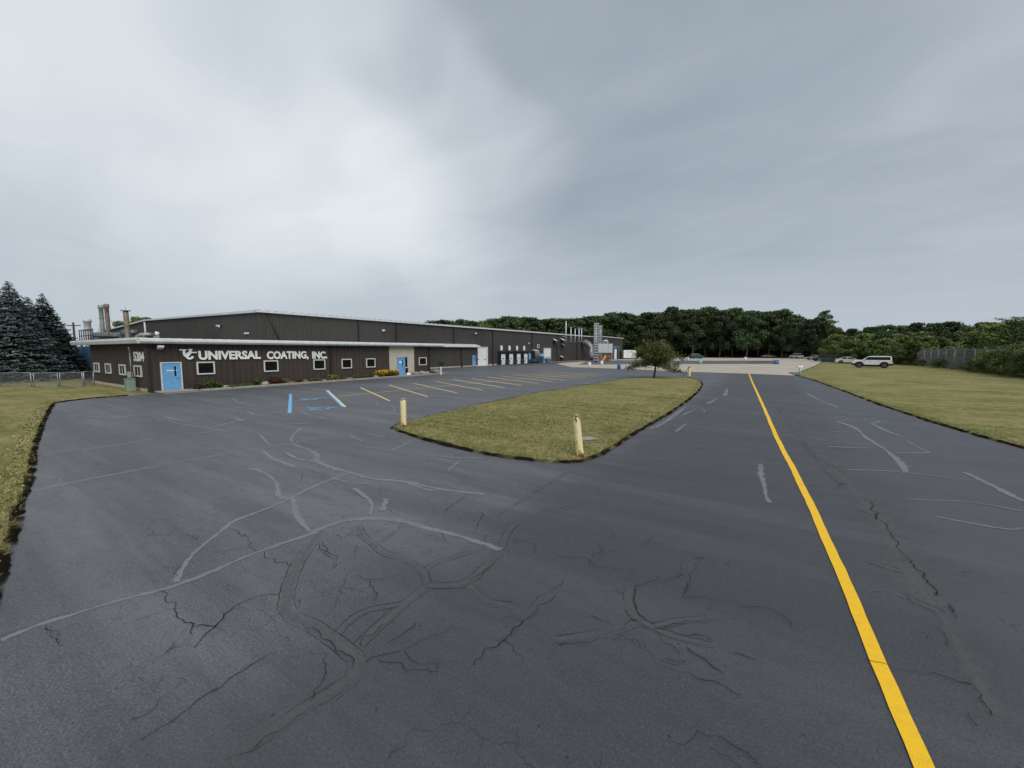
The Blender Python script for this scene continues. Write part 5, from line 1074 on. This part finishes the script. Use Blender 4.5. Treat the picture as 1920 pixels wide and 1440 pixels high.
# left: low fence with two gates, running from the lot's lawn to the office
Lz = [(-62.0, -3.0), gp(0, 726.5), gp(60, 727)]
fence('chain_link_fence', 'low chain-link fence panel at the left edge before the gate', 'fence', Lz, 1.12, 3.0, .035, .09, .004)
fence('fence_gate', 'left leaf of the low chain-link gate', 'gate', [gp(65, 727), gp(110, 726.2)], 1.08, 9, .028, .09, .004, bottom=True, base=.06)
fence('fence_gate', 'right leaf of the low chain-link gate', 'gate', [gp(114, 726), gp(156, 725)], 1.08, 9, .028, .09, .004, bottom=True, base=.06)
fence('chain_link_fence', 'short chain-link fence panel between the gate and the office wall', 'fence', [gp(159, 725), gp(177, 723.5)], 1.15, 9, .04, .09, .004)
RF = [(23.6, 5), (23.4, 40), (23.2, 75), (23.0, 112), (20.5, 140), (16.8, 178)]
fence('tall_security_fence', 'tall chain-link fence with barbed wire arms along the right side of the lawn', 'fence', RF, 2.95, 3.5, .045, .10, .0052, arms=True)
# ------------------------------------------------------------- vehicles
def arc(cx, cz, r, a0, a1, n=7): return [(cx+r*math.cos(math.radians(a0+(a1-a0)*i/n)), cz+r*math.sin(math.radians(a0+(a1-a0)*i/n))) for i in range(n+1)]
def vehicle(name, label, cat, loc, heading, paint_, prof, L_, W_, wr, wx, extra=None):
    """x runs to the nose. prof = dict(body=[upper outline from tail to nose], cabin=[...])"""
    R = empty(name, label, cat, loc, heading, None); hb = prof['sill']
    low = arc(wx[1], wr, wr*1.16, 0, 180)      # front arch drawn nose -> tail
    low = [(wx[1]+wr*1.2, hb)]+arc(wx[1], wr, wr*1.16, 15, 165)+[(wx[1]-wr*1.2, hb), (wx[0]+wr*1.2, hb)]+arc(wx[0], wr, wr*1.16, 15, 165)+[(wx[0]-wr*1.2, hb)]
    outline = prof['body']+low
    b = MB(); b.prism(outline, 'y', -W_/2, W_/2); b.build('body', paint_, R, bevel=.045)
    u = MB(); u.box(wx[0]-wr*1.1, wx[1]+wr*1.1, -W_/2+.25, W_/2-.25, hb*.5, hb+.05); u.box(wx[0]-wr*1.2, wx[0]+wr*1.2, -W_/2+.26, W_/2-.26, hb*.5, wr*2.1); u.box(wx[1]-wr*1.2, wx[1]+wr*1.2, -W_/2+.26, W_/2-.26, hb*.5, wr*2.1); u.build('underbody', 'rubber', R)
    cb = prof['cabin']; top = max(z for x, z in cb); bot = min(z for x, z in cb); hw = W_/2
    def ins(z): return hw-.05-(z-bot)/(top-bot)*.17
    g = MB(); n = len(cb); g.faces([(x, -ins(z), z) for x, z in cb]+[(x, ins(z), z) for x, z in cb], [tuple(range(n)), tuple(range(2*n-1, n-1, -1))]+[(i, (i+1) % n, n+(i+1) % n, n+i) for i in range(n)])
    g.build('glasshouse', 'glass', R)
    r = MB(); rf = prof['roof']; r.faces([(x, -ins(z)-.012, z) for x, z in rf]+[(x, ins(z)+.012, z) for x, z in rf], [tuple(range(len(rf))), tuple(range(2*len(rf)-1, len(rf)-1, -1))]+[(i, (i+1) % len(rf), len(rf)+(i+1) % len(rf), len(rf)+i) for i in range(len(rf))])
    r.build('roof', paint_, R, bevel=.02)
    for pl in prof['pillars']:
        p = MB()
        for s in (-1, 1):
            p.faces([(x, s*(ins(z)+.004+e), z) for e in (0, .014) for x, z in pl], [(0, 1, 2, 3), (7, 6, 5, 4), (0, 4, 5, 1), (1, 5, 6, 2), (2, 6, 7, 3), (3, 7, 4, 0)])
        p.build('pillar', paint_, R)
    for x in wx:
        for s in (-1, 1):
            t = MB(); t.tube([(x, s*(hw-.24), wr), (x, s*(hw-.2), wr), (x, s*(hw-.04), wr), (x, s*(hw-.015), wr)], [wr*.96, wr, wr, wr*.93], 20)
            wh = t.build('wheel', 'rubber', R); c = MB(); c.tube([(x, s*(hw-.014), wr), (x, s*(hw+.005), wr)], [wr*.62, wr*.55], 14); c.build('rim', 'rim', wh)
    for s in (-1, 1):
        h = MB(); h.box(prof['nose']-.22, prof['nose']+.012, s*(hw-.28)-.18, s*(hw-.28)+.18+(.1 if s > 0 else 0), prof['lz']-.07, prof['lz']+.08); h.build('headlight', 'lamp', R, bevel=.02)
        h = MB(); h.box(prof['tailx']-.012, prof['tailx']+.16, s*(hw-.17)-.14, s*(hw-.17)+.18, prof['tz']-.12, prof['tz']+.12); h.build('taillight', 'tail', R, bevel=.02)
        m_ = MB(); m_.box(prof['mx']-.08, prof['mx']+.08, s*(hw+.07)-.07, s*(hw+.07)+.07, bot-.02, bot+.12); m_.build('mirror', paint_, R, bevel=.02)
        for hx in prof['handles']:
            k = MB(); k.box(hx-.09, hx+.09, s*(hw+.012)-.012, s*(hw+.012)+.012, bot-.16, bot-.12); k.build('handle', 'black' if paint_ == 'cwhite' else paint_, R)
    for bxs in prof.get('cladding', []):
        c = MB(); c.prism(bxs, 'y', -hw-.014, -hw+.05); c.build('cladding', 'rubber', R); c = MB(); c.prism(bxs, 'y', hw-.05, hw+.014); c.build('cladding', 'rubber', R)
    return R
k = 1.06
suv = dict(sill=.42, nose=2.42, tailx=-2.42, lz=1.05, tz=1.12, mx=.85, handles=(.25, -.75),
 body=[(-2.38, .50), (-2.42, .75), (-2.40, 1.22), (-2.34, 1.27), (.95, 1.27), (1.25, 1.25), (2.20, 1.18), (2.38, 1.06), (2.42, .78), (2.38, .50)],
 cabin=[(-2.30, 1.25), (-2.20, 1.78), (-1.9, 1.82), (.35, 1.82), (.62, 1.72), (1.22, 1.25)], roof=[(-2.26, 1.76), (-2.2, 1.86), (-1.6, 1.90), (.2, 1.88), (.50, 1.80), (.56, 1.75)],
 pillars=[[(-2.31, 1.27), (-2.27, 1.77), (-2.12, 1.77), (-2.14, 1.27)], [(1.24, 1.25), (.58, 1.76), (.46, 1.76), (1.08, 1.27)]],
 cladding=[[(2.36, .42), (2.445, .45), (2.445, .72), (1.95, .72), (1.95, .42)], [(-2.36, .42), (-2.445, .45), (-2.445, .74), (-2.0, .74), (-2.0, .42)], [(-.98, .38), (.92, .38), (.92, .54), (-.98, .54)]]+[[(c_+.60*math.cos(t), .43+.60*math.sin(t)) for t in np.linspace(-.05, PI+.05, 12)]+[(c_+.49*math.cos(t), .43+.49*math.sin(t)) for t in np.linspace(PI+.05, -.05, 12)] for c_ in (-1.45, 1.52)])
sedan = dict(sill=.28, nose=2.38, tailx=-2.38, lz=.70, tz=.88, mx=.65, handles=(.1, -.8),
 body=[(-2.34, .34), (-2.38, .60), (-2.34, .98), (-2.22, 1.03), (-1.6, 1.02), (1.0, .98), (1.9, .86), (2.28, .74), (2.38, .55), (2.34, .32)],
 cabin=[(-1.85, 1.0), (-1.15, 1.36), (-.5, 1.44), (.1, 1.42), (.45, 1.32), (1.12, .97)], roof=[(-1.12, 1.36), (-.5, 1.47), (.1, 1.46), (.42, 1.34)],
 pillars=[[(-1.9, 1.01), (-1.17, 1.37), (-1.05, 1.37), (-1.6, 1.01)], [(-.45, 1.0), (-.42, 1.43), (-.34, 1.43), (-.36, 1.0)], [(1.14, .98), (.46, 1.33), (.36, 1.35), (1.0, .98)]])
van = dict(sill=.32, nose=2.42, tailx=-2.42, lz=.80, tz=1.15, mx=1.05, handles=(.5, -.6),
 body=[(-2.36, .36), (-2.42, .7), (-2.38, 1.14), (-2.3, 1.18), (1.35, 1.12), (2.05, .98), (2.36, .82), (2.42, .6), (2.36, .34)],
 cabin=[(-2.28, 1.15), (-2.05, 1.66), (-1.5, 1.74), (.2, 1.72), (.6, 1.62), (1.55, 1.1)], roof=[(-2.1, 1.62), (-1.9, 1.74), (-1.2, 1.79), (.15, 1.77), (.6, 1.64)],
 pillars=[[(-2.3, 1.17), (-2.1, 1.64), (-1.98, 1.66), (-2.1, 1.17)], [(-.8, 1.15), (-.78, 1.72), (-.68, 1.72), (-.68, 1.15)], [(.42, 1.13), (.3, 1.7), (.4, 1.68), (.54, 1.13)], [(1.58, 1.1), (.62, 1.63), (.5, 1.65), (1.4, 1.12)]])
def vat(px, py): return (*G(px, py), .0)
gx, gy = G(1633.5, 690.2)
vehicle('parked_suv', 'white boxy SUV with black lower cladding parked on the lawn nearest the camera', 'car', (gx, gy, .05), CYAW+PI-.70, 'cwhite', suv, 4.8, 1.86, .42, (-1.45, 1.52))
# heading: nose to the left of the picture
L2 = [(1592, 682, 'sedan', 'ccream', 'pale pearl sedan parked just left of the white SUV', 0, sedan), (1590, 679.2, 'minivan', 'cgrey', 'grey minivan parked behind the pale sedan', 0, van), (1558, 679.4, 'parked_hatchback', 'cgreen', 'dark green crossover parked left of the pale sedan', PI, van), (1542, 677.4, 'sedan', 'cnavy', 'dark blue sedan behind the dark green crossover', PI, sedan), (1527, 675.0, 'sedan', 'csilver', 'greyish silver sedan at the far left of the parked row', PI, sedan)]
for px, py, nm, pt, lb, hd, pr in L2:
    gx, gy = G(px, py); vehicle('parked_'+nm.replace('parked_', ''), lb, 'car', (gx, gy, .02), CYAW+hd-.62, pt, pr, 4.7, 1.8, .33, (-1.42, 1.42))
gx, gy = G(1493, 672.2); vehicle('parked_van', 'tiny white van parked far off under the trees', 'car', (gx, gy, .02), CYAW+PI/2, 'cwhite', van, 4.7, 1.9, .33, (-1.42, 1.42))
gx, gy = G(1305, 672.6); vehicle('parked_pickup', 'dark car in the shade under the distant trees beyond the yellow bollard', 'car', (gx, gy, .02), CYAW+.1, 'cgreen', van, 4.7, 1.9, .36, (-1.42, 1.42))
gx, gy = G(1441, 671.2); vehicle('parked_car', 'tiny silver car deep in the tree shade in the far distance', 'car', (gx, gy, .02), CYAW, 'csilver', sedan, 4.7, 1.8, .33, (-1.42, 1.42))
# ------------------------------------------------------------- trees
def crown(seed, H_, R_, zb, nblob, nleaf, ls, flat=.75, lean=0.0, top=1.0):
    g = np.random.default_rng(seed); C = []; Nn = []; blobs = []
    for i in range(nblob):
        t = g.random()**.8; z = zb+(H_-zb)*t
        rad = R_*(math.sin(PI*min(1, (t*.80+.16)))**.7); a = g.uniform(0, 2*PI); rr = rad*math.sqrt(g.random())*.92
        br = R_*g.uniform(.20, .36)*(1-.25*t); c = np.array([rr*math.cos(a)+lean*t, rr*math.sin(a), min(z, H_-br*.5)]); blobs.append((c, br))
        m_ = int(nleaf*(br/(R_*.28))**2); d_ = g.normal(size=(m_, 3)); d_ /= np.linalg.norm(d_, axis=1, keepdims=True)
        q = c+d_*br*np.array([1, 1, flat])*(g.random((m_, 1))**.35*(.95+.25*g.random((m_, 1)))); C.append(q); Nn.append(d_+g.normal(size=(m_, 3))*.6+[0, 0, .35])
    C = np.concatenate(C); Nn = np.concatenate(Nn); V, F, sh = leaf_quads(C, Nn, ls*(.6+.8*g.random(len(C))), .75, g)
    return V, F, sh, blobs
def wood_mb(seed, H_, R_, zb, blobs, tr, k=9, stems=1):
    g = random.Random(seed); b = MB()
    for s in range(stems):
        a = g.uniform(0, 6.28); off = 0 if stems == 1 else .25
        b.tube([(off*math.cos(a), off*math.sin(a), -.1), (.02*H_*math.cos(a), .02*H_*math.sin(a), zb*.6), (.03*H_*math.sin(a), .02*H_, zb+(H_-zb)*.35), (.02*H_, .03*H_*math.cos(a), zb+(H_-zb)*.75)], [tr, tr*.8, tr*.55, tr*.15], 8)
    for c, br in g.sample(blobs, min(k, len(blobs))):
        z0 = zb*.7+(c[2]-zb)*.4; m_ = Vector((c[0]*.45, c[1]*.45, z0+(c[2]-z0)*.45)); b.tube([(0.01*H_, 0.01*H_, max(z0, zb*.6)), m_, Vector(c)], [tr*.42, tr*.25, tr*.06], 6)
    return b
class Kind:
    def __init__(s, seed, H_, R_, zb, nb, nl, ls, leaf, bark='bark', tr=.28, flat=.75, k=9, stems=1):
        V, F, sh, bl = crown(seed, H_, R_, zb, nb, nl, ls, flat); s.cm = np_mesh('crown', V, F, sh); s.cm.materials.append(M[leaf])
        b = wood_mb(seed, H_, R_, zb, bl, tr, k, stems); s.tm = bpy.data.meshes.new('trunk'); b.bm.to_mesh(s.tm); b.bm.free(); s.tm.materials.append(M[bark]); s.H = H_
    def place(s, name, x, y, h, label, cat='tree', group=None, rz=None, z=-.1, wide=1.0):
        R = empty(name, label, cat, (x, y, z), rz if rz is not None else random.random()*6.28, group); f = h/s.H; R.scale = (f*wide, f*wide, f)
        for nm, me in (('crown', s.cm), ('trunk', s.tm)):
            o = bpy.data.objects.new(nm, me); COL.objects.link(o); o.parent = R
        return R
OAK = [Kind(100+i, 18, 6.2, 4.2, 60, 170, .30, lf, 'paleb', .34, .8, 14) for i, lf in enumerate(('leaf', 'leaf3', 'leaf', 'leaf3', 'leaf2'))]
AIRY = Kind(140, 18, 4.4, 4, 62, 110, .26, 'leaf', 'bark', .26, .6, 16)
FULL = [Kind(150+i, 14, 5.6, .6, 70, 150, .30, lf, 'bark', .25, .8, 6) for i, lf in enumerate(('leaf3', 'leaf', 'scrub', 'leaf2'))]
BUSH = [Kind(170+i, 4, 2.6, .0, 36, 200, .085, lf, 'bark', .06, .8, 5) for i, lf in enumerate(('scrub', 'leaf2', 'leaf'))]
# skyline heights measured along the picture: column -> top row
sky = [(780, 612), (830, 603), (900, 606), (945, 596), (1000, 602), (1080, 601), (1120, 597), (1165, 590), (1180, 598), (1210, 592), (1245, 584), (1290, 579), (1340, 580), (1380, 586), (1405, 584), (1440, 583), (1475, 586), (1500, 600), (1520, 600), (1540, 584), (1556, 608), (1580, 618), (1620, 610), (1660, 607), (1700, 608), (1740, 604), (1785, 606), (1800, 620), (1840, 606), (1880, 606), (1930, 598), (2000, 596)]
def top_at(px):
    for (a, ya), (c, yc) in zip(sky, sky[1:]):
        if a <= px <= c: return ya+(yc-ya)*(px-a)/(c-a)
    return sky[0][1] if px < sky[0][0] else sky[-1][1]
def hgt(px, row, x, y): return CH+(CHY-row)*Vector((x, y, 0)).dot(_F)/CF
ordn = ['first', 'second', 'third', 'fourth', 'fifth', 'sixth', 'seventh', 'eighth', 'ninth', 'tenth', 'eleventh', 'twelfth', 'thirteenth', 'fourteenth', 'fifteenth', 'sixteenth', 'seventeenth', 'eighteenth', 'nineteenth', 'twentieth', 'twenty-first', 'twenty-second', 'twenty-third', 'twenty-fourth']
px = 815; i = 0
while px < 1215:
    x, y = DX(px, 176+random.uniform(-6, 6)); OAK[i % 5 if i % 3 else 1].place('deciduous_tree', x, y, hgt(px, top_at(px)+random.uniform(-3, 1), x, y)*1.03, f'{ordn[i]} tree from the left in the green row above the factory roof', group='trees behind the factory', wide=1.45); px += 22+random.uniform(-3, 3); i += 1
px = 1232; i = 0
while px < 1500:
    x, y = DX(px, 178+random.uniform(-5, 5)); OAK[(0, 1, 3, 1, 0, 3)[i % 6]].place('oak_tree', x, y, hgt(px, top_at(px)+random.uniform(-5, 12), x, y)*1.02, f'{ordn[i]} tall oak from the left along the far edge of the gravel lot', group='tall oaks beyond the gravel lot'); px += 23+random.uniform(-3, 3); i += 1
x, y = DX(1541, 172); AIRY.place('airy_tree', x, y, hgt(1541, 583, x, y), 'tall loose-leaved tree standing alone at the right end of the dark wood')
x, y = DX(1519, 170); OAK[1].place('oak_tree', x, y, hgt(1519, 600, x, y), 'shorter dark oak between the dark wood and the airy tree', group='tall oaks beyond the gravel lot')
for j, (d0, a, c, st, drop) in enumerate(((198, 800, 1530, 19, 2), (222, 800, 1530, 22, 1))):
    px = a+j*8
    while px < c:
        x, y = DX(px, d0+random.uniform(-5, 5)); (FULL[random.randrange(2)] if j else OAK[random.choice((1, 3))]).place('deciduous_tree', x, y, hgt(px, top_at(px)+drop+random.uniform(0, 6), x, y), 'dark tree deep in the wood behind the front row of trees', group='inner trees of the dark wood', wide=1.15); px += st+random.uniform(-3, 3)
# dark understorey closing the wood
px = 1180; 
for px in range(1190, 1540, 13):
    x, y = DX(px+random.uniform(-3, 3), 192+random.uniform(-3, 3)); FULL[0].place('understorey_tree', x, y, random.uniform(7, 9.5), 'low dark understorey tree between the oak trunks', group='understorey of the dark wood', wide=1.3)
# right side: hillside of trees beyond the fence
rows = [(175, 1560, 1990, 30, 0, (0, 1, 3, 1), OAK, 'dark rounded tree on the skyline beyond the right fence', 'skyline trees beyond the right fence'),
        (140, 1565, 1990, 28, 14, (2, 1, 3, 0), None, 'mid green bushy tree below the skyline beyond the fence', 'bushy trees beyond the right fence'),
        (112, 1590, 1990, 34, 24, (3, 1, 2, 3), None, 'low bushy tree close behind the right fence', 'low trees close behind the right fence')]
for d0, a, c, st, drop, ks, pool, lb, grp in rows:
    px = a; i = 0
    while px < c:
        x, y = DX(px, d0*(1 if px < 1700 else 1-.22*(px-1700)/290)+random.uniform(-4, 4)); kd = (pool or FULL)[ks[i % 4] % len(pool or FULL)]
        kd.place('deciduous_tree' if pool else 'bushy_tree', x, y, hgt(px, top_at(px)+drop+random.uniform(-3, 5), x, y), (f'{ordn[i]} dark rounded tree from the left on the skyline beyond the right fence' if pool else f'{ordn[i]} '+lb+', counted from the left'), group=grp, wide=1.25); px += st+random.uniform(-4, 4); i += 1
# bright green tree and sumac-like tree right
x, y = DX(1848, 92); FULL[3].place('bushy_tree', x, y, hgt(1848, 607, x, y), 'bright green rounded tree behind the fence left of the layered tree')
# layered tree with horizontal sprays
def layered(x, y, H_, label):
    g = np.random.default_rng(5); C = []; b = MB(); b.tube([(0, 0, -.1), (.1, 0, H_*.5), (0, .1, H_*.97)], [.16, .1, .02], 8); sh = []
    for i in range(46):
        z = H_*(.30+.68*i/46); a = i*2.4+g.uniform(-.3, .3); L_ = (H_-z)*.42+.8+g.uniform(0, .8); e = Vector((L_*math.cos(a), L_*math.sin(a), z+L_*.18)); b.tube([(0, 0, z-.3), (e.x*.5, e.y*.5, z+.02), e], [.05, .03, .008], 5)
        for t in np.linspace(.25, 1, int(L_*11)): 
            n = 9; C.append(np.array([e.x*t, e.y*t, (z-.3)+(e.z-z+.3)*t])+g.normal(size=(n, 3))*[.24, .24, .05])
    C = np.concatenate(C); V, F, sh = leaf_quads(C, g.normal(size=C.shape)*.35+[0, 0, 1], .09*(.6+.8*g.random(len(C))), .6, g)
    R = empty('layered_tree', label, 'tree', (x, y, -.1)); link('crown', np_mesh('crown', V, F, sh), 'leaf', R); b.build('trunk', 'bark', R)
x, y = DX(1894, 84); layered(x, y, hgt(1894, 592, x, y), 'tall tree with flat layered branches behind the fence at the right edge')
x, y = DX(1922, 80); FULL[0].place('bushy_tree', x, y, 4.8, 'dark bushy tree at the far right edge behind the vines')
# pale dome roof behind the fence
for px, w2, lb in ((1745, 2.6, 'larger pale rounded roof glimpsed through the trees beyond the fence'), (1774, 1.7, 'smaller pale rounded roof right of the larger one beyond the fence')):
    x, y = DX(px, 122); b = MB(); pts = [(-w2, 0), (-w2, 2.9)]+[(w2*math.cos(t), 2.9+1.9*math.sin(t)) for t in np.linspace(PI-.1, .1, 12)]+[(w2, 2.9), (w2, 0)]; b.prism(pts, 'y', 0, 8); o = b.build('dome_roof', 'bale'); o.location = (x, y, 0); o.rotation_euler.z = CYAW-.2; tag(o, lb, 'building')
# undergrowth along the right fence
ordn2 = ordn+['twenty-fifth', 'twenty-sixth', 'twenty-seventh', 'twenty-eighth']
i = 0
for Y in np.arange(42, 118, 3.1):
    BUSH[random.choice((0, 0, 2))].place('fence_bush', 24.0+random.uniform(-1.5, .5)-(.8 if Y < 66 else 0), Y, random.uniform(1.1, 2.0)*(1.25 if Y < 62 else 1), f'olive bush at the foot of the right fence, {ordn2[i]} from the near end', 'bush', 'bushes along the right fence', wide=1.25); i += 1
for i, Y in enumerate(np.arange(48, 74, 1.7)):
    BUSH[random.choice((0, 0, 2, 1))].place('vine_thicket', 23.2+random.uniform(-.5, .8), Y, random.uniform(3.1, 3.9) if Y < 70 else 2.9, f'tangled vine thicket over the right fence, {ordn2[i]} from its near end', 'bush', 'vines over the right fence', wide=.95)
gx, gy = G(1697, 684.5); BUSH[1].place('green_bush', gx+.3, gy, 2.7, 'bright green bush right behind the white SUV', 'bush', wide=.8)
for i, (px, h_) in enumerate(((1560, 3.4), (1580, 2.8), (1605, 3.2), (1630, 2.6), (1655, 3.0))):
    x, y = DX(px, 128); BUSH[1].place('fence_bush', x, y, h_*1.3, f'bright bush behind the parked cars, {ordn2[i]} from the left', 'bush', 'bushes behind the parked cars', wide=1.2)
# trees beyond the factory roof at left
for px, row, lb in ((232, 603, 'treetop behind the tan stack above the factory roof'), (262, 596, 'left treetop above the factory ridge'), (283, 597, 'right treetop above the factory ridge')):
    x, y = DX(px, 155); OAK[4 if px > 240 else 0].place('deciduous_tree', x, y, hgt(px, row, x, y), lb, wide=.75)
# small ornamental tree on the island
def crabapple():
    gx, gy = G(1226, 708, .12); g = np.random.default_rng(21); H_ = 3.35*1.04; b = MB(); C = []
    R = empty('ornamental_tree', 'small broad crab-apple like tree with bronze green leaves on the island lawn', 'tree', (gx, gy, .08), CYAW)
    b.tube([(0, 0, -.1), (.06, 0, .5), (.14, .02, 1.0), (.16, .02, 1.35)], [.13, .10, .095, .08], 10)
    tips = []
    for i in range(34):
        a = i*2.4+g.uniform(-.3, .3); el = .12+(i/33.)*1.3+g.uniform(-.10, .1); L_ = (1.8+.5*g.random())*(1.12+.02*el)
        p0 = Vector((.15, 0, 1.15+.25*g.random())); e = p0+Vector((L_*math.cos(a)*math.cos(el), L_*math.sin(a)*math.cos(el)*.9, L_*math.sin(el)*.95-.25*(el < .3))); md = (p0+e)/2+Vector((0, 0, .18))
        b.tube([p0, md, e], [.05, .03, .01], 6); tips.append((p0, md, e))
        for j in range(6):
            t = g.uniform(.3, 1); q = (p0.lerp(md, t*2) if t < .5 else md.lerp(e, t*2-1)); a2 = g.uniform(0, 6.28); l2 = g.uniform(.3, .75); e2 = q+Vector((l2*math.cos(a2), l2*math.sin(a2), l2*g.uniform(-.35, .5))); b.tube([q, e2], [.014, .004], 4); tips.append((q, (q+e2)/2, e2))
    for ex_, ez_ in ((2.75, .42), (2.2, .55), (-2.6, .95)):     # long drooping side shoots
        p0 = Vector((.15, 0, 1.3)); e = Vector((ex_, g.uniform(-.4, .4), ez_)); md = Vector((ex_*.6, 0, 1.05 if ex_ > 0 else 1.35)); b.tube([p0, md, e], [.045, .025, .008], 6); tips += [(p0, md, e)]*3
    for p0, md, e in tips:
        n = int(14+(e-p0).length*46)
        for _ in range(n):
            t = g.uniform(.25, 1.05); q = p0.lerp(md, min(t*2, 1)) if t < .5 else md.lerp(e, t*2-1); C.append(np.array(q)+g.normal(size=3)*[.17, .17, .15])
    C = np.array(C); C = C[C[:, 2] > .55-.0*C[:, 0]]
    V, F, sh = leaf_quads(C, g.normal(size=C.shape)+[0, 0, .8], .072*(.6+.8*g.random(len(C))), .6, g); cr = link('crown', np_mesh('crown', V, F, sh), 'crab', R)
    k_ = (C[:, 2] > 1.9) & (g.random(len(C)) < .12); V, F, sh = leaf_quads(C[k_]+[0, 0, .05], g.normal(size=(k_.sum(), 3))+[0, 0, .5], .06*np.ones(k_.sum()), .6, g); link('reddish_leaves', np_mesh('reddish_leaves', V, F, sh), 'crab_red', cr)
    b.build('trunk', 'bark', R)
crabapple()
# spruces
def spruce_mesh(seed, H_, R_, dens=1.0):
    g = np.random.default_rng(seed); C = []; Nn = []; S_ = []; nl = int(58*H_/11)
    for i in range(nl):
        t = (i+g.random()*.6)/nl; z = .25+t*(H_-.3); rad = R_*(1-t)**.88*(1+.07*math.sin(i*1.7))+.06; nb_ = max(6, int(22*(1-t)+7))
        for j in range(nb_):
            a = 2*PI*j/nb_+i*.77+g.uniform(-.2, .2); L_ = rad*g.uniform(.80, 1.10); m_ = max(5, int(L_*20*dens)); s = g.random(m_)**.6
            droop = -.16*L_*s**1.2+.10*L_*s**3; x = L_*s; wdt = .10+.20*np.sqrt(np.clip(1-s, 0, 1))*min(1, L_); lat = g.normal(size=m_)*wdt
            zj = z+g.uniform(-.16, .16); P = np.column_stack([x*math.cos(a)-lat*math.sin(a), x*math.sin(a)+lat*math.cos(a), zj+droop+g.normal(size=m_)*.035-np.abs(lat)*.2+t*.12*x]); C.append(P)
            Nn.append(np.column_stack([np.full(m_, .35*math.cos(a)), np.full(m_, .35*math.sin(a)), np.ones(m_)])+g.normal(size=(m_, 3))*.38); S_.append(.14*(.7+.6*g.random(m_))*(.6+.4*min(1, L_)))
    C = np.concatenate(C); V, F, sh = leaf_quads(C, np.concatenate(Nn), np.concatenate(S_), .5, g)
    C2 = np.array([[0, 0, H_+.05*k] for k in range(8)])
    return np_mesh('foliage', V, F, sh)
SPR = [spruce_mesh(31, 11, 4.3), spruce_mesh(32, 11, 3.9)]
for k_, m_ in enumerate(SPR): pass
def spruce(px, dist, row, wide, v, matn, label):
    x, y = DX(px, dist); h = hgt(px, row, x, y); R = empty('spruce_tree', label, 'tree', (x, y, -.05), random.random()*6, 'spruces left of the office'); f = h/11; R.scale = (f*wide, f*wide, f)
    me = SPR[v].copy(); me.materials.append(M[matn]); o = bpy.data.objects.new('crown', me); COL.objects.link(o); o.parent = R
    b = MB(); b.tube([(0, 0, -.1), (0, 0, 5), (0, 0, 10.9)], [.22, .15, .02], 8); b.build('trunk', 'bark', R)
spruce(33, 58, 527, 1.02, 0, 'spruce', 'tall blue spruce, foremost of the group at the left')
spruce(93, 62, 551, 1.05, 1, 'spruce2', 'dark spruce nearest the office')
spruce(66, 66, 556, .95, 0, 'spruce2', 'dark spruce between and behind the two tallest')
spruce(-28, 60, 560, 1.1, 1, 'spruce', 'blue spruce cut by the left picture edge')
spruce(126, 70, 606, .9, 0, 'spruce2', 'lowest dark spruce touching the office corner')
# utility pole seen between spruce and stack
x, y = DX(146, 84); R = empty('utility_pole', 'thin wooden utility pole with a crossarm right of the spruces', 'pole', (x, y, 0), CYAW); h = hgt(146, 605, x, y); b = MB(); b.tube([(0, 0, -.1), (0, 0, h)], [.16, .11], 8); b.build('pole', 'bark', R); b = MB(); b.box(-1.0, 1.0, -.05, .05, h-.5, h-.38); b.build('crossarm', 'bark', R)
# tiny litter: pale leaves and clover heads on the lawns
def specks():
    pts = []
    for (px, py) in ((1049, 775), (1125, 793), (1245, 745), (1258, 729), (1062, 835), (931, 834), (945, 838)): pts.append(G(px, py))
    for _ in range(90): pts.append((random.uniform(-22, -8), random.uniform(-6, 2.2)))
    V = []; F = []
    poly = island
    for x, y in pts:
        inL = bool(pip(left_lawn, np.array([x]), np.array([y]))[0]); inI = bool(pip(poly, np.array([x]), np.array([y]))[0])
        if not (inL or inI): continue
        dd = float(edist(poly, np.array([x]), np.array([y]))[0]); z = .085 if inL else .065+.10*(1-math.exp(-dd/2.2))+.02; n = len(V); r_ = random.uniform(.012, .03); a = random.random()*6
        V += [(x+r_*math.cos(a+q*1.57)*(1.4 if q % 2 else .8), y+r_*math.sin(a+q*1.57), z+random.uniform(-.005, .012)) for q in range(4)]; F.append((n, n+1, n+2, n+3))
    me = bpy.data.meshes.new('fallen_leaves'); me.from_pydata(V, [], F); o = link('fallen_leaves', me, 'trim'); tag(o, 'pale fallen leaves and clover heads scattered over the lawns', 'leaves', kind='stuff')
specks()
gx, gy = G(1102, 821, .12); sheet('bare_patch', [(gx+.3*math.cos(t)*(1+.3*math.sin(3*t)), gy+.22*math.sin(t)*(1+.3*math.cos(4*t))) for t in np.linspace(0, 2*PI, 18, endpoint=False)], .108, 'concrete')
